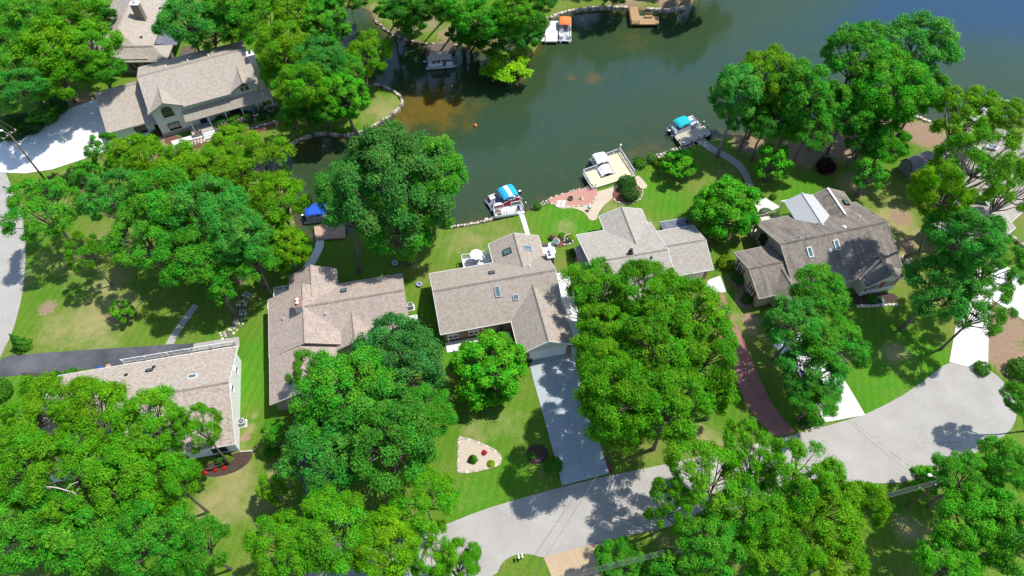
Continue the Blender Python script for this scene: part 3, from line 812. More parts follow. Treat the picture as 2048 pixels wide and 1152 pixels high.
    def window(s, u, v, z, yaw, w=1.0, h=1.2, frame=None, panes=2, shutter=None, arch=False, label=None):
        """yaw: direction the window faces in the house frame (degrees); u, v on the wall face"""
        frame = frame or M['white_trim']
        o = bpy.data.objects.new('window', None); C.objects.link(o); o.parent = s.t
        o.location = (u, v, z); o.rotation_euler = (0, 0, R(yaw) + R(90)); o.empty_display_size = 0.2
        # local: x along wall, -y out of wall
        mb = MB()
        for sx in (-1, 1): mb.box((sx * (w / 2 + .05), -.03, 0), (.1, .12, h + .2))
        mb.box((0, -.03, h / 2 + .05), (w, .12, .1)).box((0, -.05, -h / 2 - .05), (w + .3, .2, .1))
        for k in range(1, panes): mb.box((-w / 2 + w * k / panes, -.02, 0), (.07, .1, h))
        mb.build('frame', frame, o)
        for k in range(panes):
            MB().box((-w / 2 + w * (k + .5) / panes, 0.0, 0), (w / panes - .07, .06, h)).build('pane', M['glass'], o)
        if arch:
            pts = [(w / 2 * math.cos(x), w * .42 * math.sin(x)) for x in [math.pi * i / 8 for i in range(9)]]
            n = len(pts)
            vs = [(x, -.045, h / 2 + .13 + z_) for x, z_ in pts] + [(x, .03, h / 2 + .13 + z_) for x, z_ in pts]
            MB().add(vs, [tuple(range(n - 1, -1, -1)), tuple(range(n, 2 * n))] + [(i, i + 1, n + i + 1, n + i) for i in range(n - 1)] + [(n - 1, 0, n, 2 * n - 1)]).build('arched_pane', M['glass'], o)
            mb = MB(); pr = [(x * 1.08, -.05, h / 2 + .13 + z_ * 1.14) for x, z_ in pts]
            mb.tube(pr, .05, 4); mb.build('arched_frame', frame, o)
        if shutter:
            for sx in (-1, 1):
                mb = MB().box((sx * (w / 2 + .32), -.03, 0), (.38, .06, h + .1))
                for k in range(5): mb.box((sx * (w / 2 + .32), -.065, -h / 2 + h * (k + .5) / 5), (.28, .02, .1))
                mb.build('shutter', shutter, o)
        return o
    def garage_door(s, u, v, w, h=2.2, rows=4, axis='u', mt=None):
        o = bpy.data.objects.new('garage_door', None); C.objects.link(o); o.parent = s.t
        o.location = (u, v, 0); o.empty_display_size = 0.2
        mb = MB()
        for sx in (-1, 1): mb.box((sx * (w / 2 + .08), -.03, h / 2 + .05), (.16, .1, h + .1))
        mb.box((0, -.03, h + .18), (w + .32, .1, .16)); mb.build('frame', M['white_trim'], o)
        for k in range(rows):
            z = .03 + h * (k + .5) / rows
            p = MB().box((0, 0, z), (w - .02, .05, h / rows - .03))
            for j in range(8): p.box((-w / 2 + w * (j + .5) / 8, -.03, z), (w / 8 - .2, .02, h / rows - .2))
            p.build('panel', mt or M['door_white'], o)
        return o
    def chimney(s, u, v, z0, z1, w, d, mt, capm, pots=1, potm=None, crown=True):
        c = MB().box((u, v, (z0 + z1) / 2), (w, d, z1 - z0)).build('chimney', mt, s.t)
        if crown: MB().box((u, v, z1 + .06), (w + .2, d + .2, .13)).build('chimney_cap', capm, c)
        for k in range(pots):
            dx = (k - (pots - 1) / 2) * .55
            px, py = (u + dx, v) if w >= d else (u, v + dx)
            MB().lathe((px, py, z1 + .12), [(.16, 0), (.16, .3), (.26, .32), (.26, .36), (.2, .44), (.04, .48)], 12).build('flue', potm or M['galv'], c, True)
        return c
    def part(s, name, mb, mt, smooth=False): return mb.build(name, mt, s.t, smooth)

def baluster_rail(mb_post, mb_bal, a, b, z0, h=1.0, step=1.6, post=0.1, bal=0.14, every=True):
    a, b = Vector((a[0], a[1], z0)), Vector((b[0], b[1], z0))
    L = (b - a).length; d = (b - a).normalized()
    n = max(1, round(L / step))
    for i in range(n + 1):
        p = a + d * (L * i / n)
        mb_post.box(p + Vector((0, 0, h / 2 + .03)), (post, post, h + .06), math.atan2(d.y, d.x))
    for zz in (0.12, h - .03):
        mb_post.beam(a + Vector((0, 0, zz)), b + Vector((0, 0, zz)), .07, .05)
    if every:
        k = int(L / bal)
        for i in range(1, k):
            p = a + d * (L * i / k)
            mb_bal.box(p + Vector((0, 0, h / 2)), (.035, .035, h - .2), math.atan2(d.y, d.x))

# ---- the middle house
h = House('house', 'middle tan roofed house with front garage and five skylights', (882, 669, 3), 12.2, M['roof_speck'], M['brick'], M['white_trim'])
h.gable(-0.05, 17.2, 0, 10.4, 3.0, 6.0)
h.gable(9.75, 17.5, -5.35, 3.9, 3.0, 5.2, 'v', wm=M['cream_siding'], open1=True)
h.gable(9.3, 16.9, 7.0, 13.9, 3.0, 4.6, 'v', wm=M['cream_siding'], open0=True)
h.garage_door(13.8, -4.9 + .02, 4.85, 2.15)
for u0, u1 in ((10.2, 11.25), (16.35, 17.05)):
    h.part('brick_pier', MB().box(((u0 + u1) / 2, -4.93, 1.0), (u1 - u0, .14, 2.0)), M['brick'])
for u in (10.75, 16.7):
    h.part('wall_lantern', MB().box((u, -5.06, 2.25), (.16, .16, .3)).box((u, -5.06, 2.44), (.22, .22, .06)), M['dark_trim'])
h.part('gable_vent', MB().box((13.6, -4.94, 3.9), (.5, .08, .5)), M['white_trim'])
h.skylight(8.65, 3.8, 5.22, 0.75, 1.5, 'v', .577); h.skylight(11.0, 2.75, 4.6, .8, .8, 'v', .577)
h.skylight(8.55, 7.4, 4.75, .85, .85, 'v', -.577, M['dark_trim']); h.skylight(11.6, 11.2, 3.98, 1.0, 1.3, 'u', .42, M['dark_trim']); h.skylight(14.6, 11.2, 3.98, .85, 1.3, 'u', -.42)
h.vent(14.0, 7.4, 4.75, .1, .55, M['white_trim']); h.vent(5.8, 8.4, 4.15, .08, .3)
h.chimney(17.45, 9.1, 0, 4.6, .9, 1.5, M['brick'], M['concrete_pale'], 2, M['galv'])
h.part('porch_roof_post', MB().box((0.9, .35, 1.4), (.16, .16, 2.8)), M['white_trim'])
h.part('porch_floor', MB().box((5.0, -0.55, .1), (9.2, 1.6, .2)), M['concrete'])
for u in (1.6, 4.5): h.window(u, .43, 1.6, -90, 1.3, 1.3)
h.part('front_door', MB().box((8.2, .42, 1.1), (1.0, .08, 2.1)), M['dark_trim'])
h.window(13.1, 13.46, 1.7, 90, 3.0, 1.5, panes=3)
# rear deck with white railing
dk = MB().box((7.3, 12.0, .45), (4.4, 3.4, .9)); h.part('deck', dk, M['deck_white'])
mp, mb_ = MB(), MB()
for a, b in (((5.1, 10.4), (5.1, 13.7)), ((5.1, 13.7), (9.3, 13.7))): baluster_rail(mp, mb_, a, b, .9, .95)
h.part('deck_railing', mp, M['rail_white']); tag(h.part('deck_balusters', mb_, M['rail_white']), kind='stuff')
HE = h.finish()

# ---- the pink roofed house with the twin flue chimney
h = House('house', 'house with pinkish tan roof and twin flue chimney left of the middle house', (537, 605, 3), 11.6, M['roof_pink'], M['stone_veneer'], M['beige_trim'])
h.gable(4.0, 18.9, -7.7, 1.2, 3.0, 5.2, open0=True)
h.gable(0.0, 10.4, -9.0, 0.45, 3.0, 5.25, 'v', wm=M['cream_siding'])
h.gable(3.0, 9.7, -1.5, 4.0, 3.0, 4.75, 'v', open0=True)
h.gable(0.05, 8.8, -16.0, -8.6, 3.0, 4.75, 'v', open1=True)
h.gable(8.9, 14.1, -9.6, -5.0, 3.0, 4.25, 'v', open1=True)
h.chimney(4.75, -3.25, 4.0, 6.3, 1.0, 1.5, M['cream_siding'], M['brick'], 2, M['white_trim'])
h.vent(2.2, -3.9, 4.0, .16, .3, dome=True); h.vent(8.0, -4.6, 4.55, .16, .3, dome=True)
h.skylight(10.6, -0.9, 4.05, .85, .85, 'v', -.49, M['dark_trim'])
for u, v, z in ((11.0, -1.6, 4.4), (11.4, -1.7, 4.45), (13.0, -1.2, 4.2), (6.2, -2.2, 4.95), (8.1, -1.4, 4.3)): h.vent(u, v, z, .06, .25)
for v in (-3, -7): h.window(18.45, v + 2, 1.6, 0, 1.2, 1.2)
dk = MB().box((1.7, 2.1, .4), (2.6, 2.6, .8)); h.part('deck', dk, M['deck_white'])
mp, mb_ = MB(), MB()
for a, b in (((.4, .8), (.4, 3.4)), ((.4, 3.4), (3.0, 3.4))): baluster_rail(mp, mb_, a, b, .8, .95)
h.part('deck_railing', mp, M['rail_white']); tag(h.part('deck_balusters', mb_, M['rail_white']), kind='stuff')
for k in range(4): h.part('step', MB().box((.1 - .3 * k, 1.6, .7 - .2 * k), (.3, 1.4, .1)), M['deck_white'])
HD = h.finish()

# ---- the grey roofed house behind the big oaks
h = House('house', 'low pitched grey roofed house behind the patio by the lake', (1153, 470, 3), 12, M['roof_grey'], M['brick'], M['white_trim'])
h.gable(0, 11.6, -13.6, 0, 3.0, 4.95)
h.gable(11.3, 17.7, -10.3, -1.85, 3.0, 4.75)
h.gable(4.3, 11.1, -4.6, 2.85, 3.0, 4.25, 'v', open0=True)
h.shed_roof([(-.75, -1.7, 2.35), (-.75, -7.5, 2.35), (.6, -7.5, 2.75), (.6, -1.7, 2.75)])
h.wall(M['brick']).box((.1, -4.6, 1.1), (1.2, 5.0, 2.2))
sh = MB().slab([(13.2, .25, 2.35), (13.2, -2.0, 2.6), (17.4, -2.0, 2.6), (17.4, .25, 2.35)], .12)
so = h.part('lean_to_roof', sh, M['roof_slate'])
MB().beam((13.2, .30, 2.3), (17.4, .30, 2.3), .06, .18).build('fascia', M['white_trim'], so)
h.wall(M['brick']).box((15.3, -1.0, 1.1), (3.8, 2.0, 2.2))
h.garage_door(14.6, -9.87, 4.2, 2.15)
for u in (16.95,): h.part('brick_pier', MB().box((u, -9.9, 1.2), (.55, .14, 2.4)), M['brick'])
h.chimney(6.2, -6.3, 4.3, 5.3, .6, .6, M['dark_trim'], M['white_trim'], 1, M['black'], crown=False)
h.vent(5.3, -4.6, 4.3, .08, .3, M['white_trim']); h.vent(8.9, -7.6, 4.75, .14, .3, M['black'], True)
h.part('satellite_dish', MB().lathe((17.0, -1.5, 3.3), [(.05, 0), (.3, .1), (.42, .25), (.3, .14), (.05, .05)], 12).cyl((17.0, -1.5, 2.6), .04, .7, 6), M['black'])
h.window(7.6, 2.41, 1.5, 90, 2.4, 1.6, panes=2); h.window(2.2, -.43, 1.6, 90, 1.4, 1.2); h.window(.43, -10, 1.6, 180, 1.2, 1.2)
HF = h.finish()

# ---- the house with red shutters
h = House('house', 'tan walled brown roofed house with dark red shutters on the right', (1508, 536, 5), 14.2, M['roof_brown'], M['tan_siding'], M['beige_trim'])
h.gable(5.0, 22.0, -4.2, 9.0, 3.0, 5.9)
h.gable(-.45, 6.0, -3.9, 4.5, 3.0, 4.5, open1=True)
h.gable(15.1, 21.45, -5.9, 1.5, 3.0, 4.9, 'v', wm=M['cream_siding'], open1=True)
h.gable(14.2, 21.2, 3.5, 11.4, 3.0, 4.8, 'v', mid=17.7, open0=True, cap=False)
h.gable(2.0, 6.4, -5.4, -.6, 3.0, 4.2, 'v', open1=True)
h.part('ridge_flashing', MB().beam((17.7, 11.4, 4.86), (17.7, 6.0, 4.86), .3, .05), M['white_trim'])
# ribbed metal roof over the patio
mr = MB().slab([(10.8, 11.5, 3.55), (10.8, 6.9, 3.55), (13.45, 4.3, 4.75), (13.45, 11.5, 4.75)], .06).slab([(16.1, 11.5, 3.55), (16.1, 6.4, 3.9), (13.45, 4.3, 4.75), (13.45, 11.5, 4.75)], .06)
mo = h.part('metal_patio_roof', mr, M['metal_grey'])
rb = MB()
for k in range(14):
    v = 11.35 - k * .46
    u0 = 10.8 if v > 6.9 else 10.8 + (6.9 - v) * 1.02
    rb.beam((u0, v, 3.57 + (u0 - 10.8) * .453), (13.4, v, 4.77), .035, .03)
    u1 = 16.1 if v > 6.4 else 16.1 - (6.4 - v) * 1.25
    rb.beam((13.5, v, 4.77), (u1, v, 3.57 + (16.1 - u1) * .453), .035, .03)
tag(rb.build('ribs', M['metal_grey'], mo), kind='stuff')
MB().beam((13.45, 11.5, 4.8), (13.45, 4.5, 4.8), .22, .05).build('ridge_cap', M['metal_grey'], mo)
h.part('patio_beam', MB().beam((10.5, 11.75, 3.3), (17.6, 11.75, 3.3), .12, .2), M['white_trim'])
for u in (10.9, 14.0, 17.3): h.part('patio_post', MB().box((u, 11.6, 1.65), (.14, .14, 3.3)), M['white_trim'])
h.wall(M['tan_siding']).box((15.5, 8.0, 1.6), (3.2, 3.0, 3.2))
h.skylight(8.9, .55, 5.12, .75, 1.5, 'v', .465, M['white_trim']); h.skylight(13.2, .75, 5.22, .75, 1.5, 'v', .465, M['white_trim'])
for u, v in ((6.2, 3.0), (8.4, 3.1), (9.8, 3.5)): h.vent(u, v, 5.9 - (v - 2.4) * .44, .12, .25, dome=True)
h.vent(15.6, 3.2, 5.6, .26, .3, M['white_trim'], True); h.vent(12.0, .2, 4.95, .2, .3, M['white_trim'], True); h.vent(12.9, 5.4, 4.6, .1, .3, M['black'])
h.vent(19.5, 5.0, 4.8, .1, .3, M['white_trim']); h.skylight(19.6, 8.6, 3.98, .9, 1.2, 'u', -.51, M['dark_trim'])
for v in (2.4, -1.5): h.window(-.02, v, 1.7, 180, 1.0, 1.45, shutter=M['red_shutter'])
for u in (16.9, 19.5): h.window(u, -5.47, 2.0, -90, 1.35, 1.4, panes=3, shutter=M['red_shutter'])
h.window(5.43, 6.4, 2.2, 180, 1.6, 2.0, frame=M['dark_trim'], panes=3)
h.part('downpipe', MB().tube([(-.05, 3.9, 2.9), (-.05, 3.9, .1)], .05, 6), M['white_trim'])
# wooden deck beside the metal roof
dk = MB().box((7.9, 9.9, .4), (5.6, 2.6, .8)); h.part('deck', dk, M['deck_cream'])
mp, mb_ = MB(), MB()
for a, b in (((5.1, 8.7), (5.1, 11.2)), ((5.1, 11.2), (10.6, 11.2))): baluster_rail(mp, mb_, a, b, .8, .95, bal=.2)
h.part('deck_railing', mp, M['deck_cream']); tag(h.part('deck_balusters', mb_, M['deck_dark']), kind='stuff')
for a in ((5.2, 8.8), (10.2, 9.0)): h.part('deck_post', MB().box((a[0], a[1], 1.5), (.18, .18, 3.0)), M['deck_dark'])
HG = h.finish()

# ---- the two storey house with the porch
h = House('house', 'two storey grey sided house with front gable, dormer and long porch', (192, 188, 5.5), 24.2, M['roof_beige'], M['grey_siding'], M['beige_trim'])
h.gable(13.0, 21.0, -9.3, 4.2, 5.5, 8.0, mid=-1.9, z1=5.6, cap=False, open0=True, open1=True, walls=False)
h.gable(7.5, 25.8, -9.03, 4.2, 5.59, 8.0, mid=-1.9, z1=5.6, roof=False, trim=False)
for ua, ur, ub, vr, zr in ((7.5, 10.22, 12.99, -4.7, 7.05), (21.01, 23.32, 25.8, -5.15, 6.9)):
    h.shed_roof([(ua, 4.2, 5.6), (ub, 4.2, 5.6), (ub, -1.9, 8.0), (ua, -1.9, 8.0)], .16)
    h.shed_roof([(ua, -1.9, 8.0), (ur, -1.9, 8.0), (ur, vr, zr), (ua, -9.1, 5.57)], .16)
    h.shed_roof([(ur, -1.9, 8.0), (ub, -1.9, 8.0), (ub, -9.1, 5.57), (ur, vr, zr)], .16)
h.gable(-.1, 7.4, -7.5, 3.5, 3.0, 5.5, mid=0.0, z1=3.4)
h.gable(7.4, 13.05, -9.05, -2.4, 5.6, 7.05, 'v', open1=True)
h.gable(20.9, 25.75, -9.15, -3.4, 5.6, 6.9, 'v', open1=True)
h.shed_roof([(12.3, -10.1, 3.0), (27.2, -10.1, 3.0), (27.2, -8.8, 4.35), (12.3, -8.8, 4.35)])
h.fascia.beam((12.3, -10.14, 2.95), (27.2, -10.14, 2.95), .06, .2)
h.shed_roof([(6.2, -8.0, 3.0), (7.9, -8.6, 3.0), (7.9, -6.5, 3.8), (6.2, -6.5, 3.8)])
h.part('stone_base', MB().box((10.2, -8.63, .35), (4.9, .14, .7)), M['stone_veneer'])
h.window(10.2, -8.64, 4.5, -90, 1.5, 1.0, frame=M['dark_trim'], arch=True); h.window(10.2, -8.64, 1.75, -90, 1.7, 1.25, frame=M['dark_trim'])
h.window(23.3, -8.74, 5.35, -90, 1.5, .9, arch=True)
h.window(4.8, -7.08, 1.6, -90, 1.6, 1.2, frame=M['dark_trim']); h.window(20.5, -8.62, 1.5, -90, 1.8, 1.3, frame=M['dark_trim']); h.window(24.5, -8.62, 1.5, -90, 1.8, 1.3, frame=M['dark_trim'])
h.part('front_door', MB().box((14.9, -8.63, 1.5), (1.1, .1, 2.1)), M['blue_dark'])
h.part('porch_floor', MB().box((20.0, -9.85, .35), (15.2, 2.4, .7)), M['concrete_grey'])
for u in (13.0, 15.9, 18.8, 21.6, 24.3, 26.9): h.part('porch_post', MB().box((u, -10.0, 1.8), (.14, .14, 2.3)), M['white_trim'])
mp = MB(); mb_ = MB()
for a, b in (((13.0, -10.95), (14.0, -10.95)), ((16.2, -10.95), (27.4, -10.95))): baluster_rail(mp, mb_, a, b, .7, .8, step=2.7)
h.part('porch_railing', mp, M['dark_trim']); tag(h.part('porch_balusters', mb_, M['dark_trim']), kind='stuff')
for k in range(3): h.part('step', MB().box((15.1, -11.2 - .35 * k, .5 - .2 * k), (2.0, .4, .2)), M['concrete_pale'])
h.part('front_walk', MB().box((11.6, -10.8, .08), (5.6, 1.1, .16)), M['concrete_pale'])
h.chimney(26.2, -4.2, 0, 8.4, 1.1, 1.1, M['grey_siding'], M['white_trim'], 1, M['blue_dark'])
for u in (12.3, 16.0, 19.5): h.vent(u, -.7, 7.7, .09, .4, M['white_trim'])
HB = h.finish()

# ---- the white house
h = House('house', 'long white sided house with tan roof at the lower left', (471, 692, 3), 11.2, M['roof_tan'], M['white_siding'], M['white_trim'])
h.gable(-22.7, .3, -14.2, -.1, 3.0, 6.0)
for u, v in ((-10.2, -1.6), (-13.5, -2.3)): h.louvre(u, v, 3.0 + (-.1 - v) * .425)
h.skylight(-10.6, -2.2, 3.93, .9, .5, 'v', -.425, M['dark_trim']); h.skylight(-4.6, -4.9, 5.05, 1.1, .8, 'v', -.425, M['white_trim'])
h.vent(-8.6, -1.9, 3.8, .06, .3); h.vent(-3.3, -3.2, 4.3, .06, .3, M['white_trim'])
for v, w in ((-3.2, .7), (-6.6, .6)): h.window(-.13, v, 3.4 if w < .7 else 2.0, 0, w, .9, panes=1)
h.window(-2.2, -13.77, 1.5, -90, 1.6, 1.2, frame=M['dark_trim']); h.window(-7, -13.77, 1.5, -90, 1.6, 1.2, frame=M['dark_trim'])
h.part('deck', MB().box((-8.0, .6, 1.2), (14.8, 1.5, .2)), M['deck_grey'])
for k in range(6): h.part('deck_post', MB().box((-15.2 + k * 2.9, 1.25, 1.1), (.16, .16, 2.2)), M['white_trim'])
mp, mb_ = MB(), MB()
baluster_rail(mp, mb_, (-15.3, 1.3), (-.5, 1.3), 1.3, 1.0)
h.part('deck_railing', mp, M['rail_white']); tag(h.part('deck_balusters', mb_, M['rail_white']), kind='stuff')
h.part('low_wall', MB().beam((-26.5, .9, .25), (-15.4, 1.0, .25), .18, .5), M['white_trim'])
h.part('downpipe', MB().tube([(.0, -14.0, 2.6), (.0, -14.0, .15), (1.6, -14.2, .12), (2.2, -13.6, .1)], .05, 6), M['white_trim'])
HC = h.finish()

# ---- the far upper left house with the tall chimney
p0 = G(236, 58, 6)
h = House('house', 'beige roofed house with tall tapered chimney at the top left', (236, 58, 6), 1.5, M['roof_beige'], M['taupe_siding'], M['beige_trim'])
h.gable(-5.7, 5.6, -5.3, 24.0, 3.4, 6.0, 'v', hip0=5.3)
h.gable(1.0, 9.0, -5.6, -.9, 3.0, 4.6, 'u', hip1=2.4, open0=True)
h.gable(-9.5, -2.0, -3.0, 3.2, 3.0, 4.9, 'u', open1=True)
h.chimney(2.5, 4.9, 3.5, 7.9, 1.5, 1.1, M['taupe_siding'], M['white_trim'], 1, M['galv'])
h.vent(5.0, 5.0, 3.9, .22, .25, M['white_trim'], True); h.louvre(4.5, 9.2, 4.0); h.louvre(3.6, -.3, 4.4)
for u in (2.6, 5.4): h.window(u, -5.17, 1.7, -90, .7, 1.3, frame=M['dark_trim'], panes=1, shutter=M['dark_trim'])
h.window(8.57, -3.2, 1.6, 0, 1.0, 1.2, frame=M['dark_trim'])
h.part('screened_porch_roof', MB().slab([(5.2, -.4, 3.0), (9.4, -.4, 2.6), (9.4, 5.0, 2.6), (5.2, 5.0, 3.0)], .12), M['roof_slate'])
h.part('deck', MB().box((10.5, -1.0, .3), (2.6, 6.0, .6)), M['deck_dark'])
HA = h.finish()

# ---- the house at the right edge, mostly under the oak
h = House('house', 'grey roofed house at the right edge seen through the oak', (2010, 345, 4), 38, M['roof_grey'], M['dark_siding'], M['white_trim'])
h.gable(-9.0, 9.5, -6.0, 6.5, 3.0, 5.6)
h.gable(-3.5, 3.5, -1.0, 10.0, 3.0, 4.9, 'v', open0=True)
h.gable(-17.5, -8.0, -7.0, 1.5, 3.0, 4.6)
h.skylight(3.2, 4.2, 4.3, .9, 1.5, 'v', -.4, M['white_trim'])
h.part('deck', MB().box((6.0, 8.4, 1.0), (6.0, 3.6, .2)), M['deck_tan'])
mp, mb_ = MB(), MB()
baluster_rail(mp, mb_, (3.2, 10.1), (9.0, 10.1), 1.1, 1.0, bal=.3); h.part('deck_railing', mp, M['deck_dark']); tag(h.part('deck_balusters', mb_, M['deck_dark']), kind='stuff')
h.window(-13, -6.57, 1.6, -90, 1.2, 1.2); h.part('downpipe', MB().tube([(-10, -6.7, 2.9), (-10, -6.7, .1)], .06, 6), M['white_trim'])
HH = h.finish()

# ---- barn shaped garden shed
def garden_shed():
    p = G(1792, 344)
    t = thing('garden_shed', 'grey barn shaped garden shed with curved roof near the lake', 'shed', (p.x + 1.0, p.y - .2, 0), R(24))
    W, L = 2.5, 4.3
    prof = [(-W / 2, 0), (W / 2, 0), (W / 2, 1.7), (.72, 2.6), (0, 2.95), (-.72, 2.6), (-W / 2, 1.7)]
    n = len(prof)
    # long axis u, gable at u=0 facing -u... built with the gable at the lower left
    vs = [(0, y, z) for y, z in prof] + [(L, y, z) for y, z in prof]
    MB().add(vs, [tuple(range(n)), tuple(range(2 * n - 1, n - 1, -1))] + [(i, n + i, n + (i + 1) % n, (i + 1) % n) for i in range(n)]).build('wall', M['shed_siding'], t)
    r = MB()
    rp = [(-W / 2 - .14, 1.62), (-.74, 2.66), (0, 3.02), (.74, 2.66), (W / 2 + .14, 1.62)]
    for i in range(4):
        (y0, z0), (y1, z1) = rp[i], rp[i + 1]
        r.slab([(-.15, y0, z0), (L + .15, y0, z0), (L + .15, y1, z1), (-.15, y1, z1)], .06)
    r.build('roof', shingle('shed_shingle', (0.17, 0.155, 0.15), (0.23, 0.21, 0.205), (0.29, 0.27, 0.26)), t)
    tr = MB()
    for i in range(4): tr.beam((-.16, rp[i][0], rp[i][1] - .05), (-.16, rp[i + 1][0], rp[i + 1][1] - .05), .05, .12)
    tr.build('trim', M['dark_trim'], t)
    for s_ in (-1, 1):
        d = MB().box((-.03, s_ * .42, 1.0), (.06, .8, 1.9)).build('door', M['shed_siding'], t)
        MB().box((-.08, s_ * .1, 1.0), (.05, .05, .3)).build('handle', M['dark_trim'], d)
    return t
garden_shed()

# ---------------------------------------------------------------- docks and boats
def dock(name, label, poly, z, mt, fas=None, piles=None, th=0.18):
    """a platform from a world-space outline, on piles"""
    c = sum((Vector((p[0], p[1], 0)) for p in poly), Vector()) / len(poly)
    t = thing(name, label, 'dock', (c.x, c.y, 0))
    loc = [(p[0] - c.x, p[1] - c.y) for p in poly]
    MB().prism(loc, z - th, z).build('deck', mt, t)
    n = len(loc)
    fb = MB()
    for i in range(n): fb.beam((*loc[i], z - .14), (*loc[(i + 1) % n], z - .14), .05, .26)
    fb.build('fascia', fas or mt, t)
    for i, p in enumerate(piles or loc):
        q = (p[0] - c.x, p[1] - c.y) if piles else (p[0] * .96, p[1] * .96)
        MB().cyl((q[0], q[1], -2.5), .1, 2.5 + z - th, 8).build('pile', M['pole_wood'], t)
    return t, c
def rail_on(t, c, pts, z, h=.95, rail=None, mesh_panel=True, step=1.7):
    mp, mb_ = MB(), MB()
    for a, b in zip(pts[:-1], pts[1:]):
        a2, b2 = (a[0] - c.x, a[1] - c.y), (b[0] - c.x, b[1] - c.y)
        baluster_rail(mp, mb_, a2, b2, z, h, step, bal=.12)
    mp.build('railing', rail or M['rail_white'], t)
    tag(mb_.build('balusters', M['rail_mesh'] if mesh_panel else (rail or M['rail_white']), t), kind='stuff')

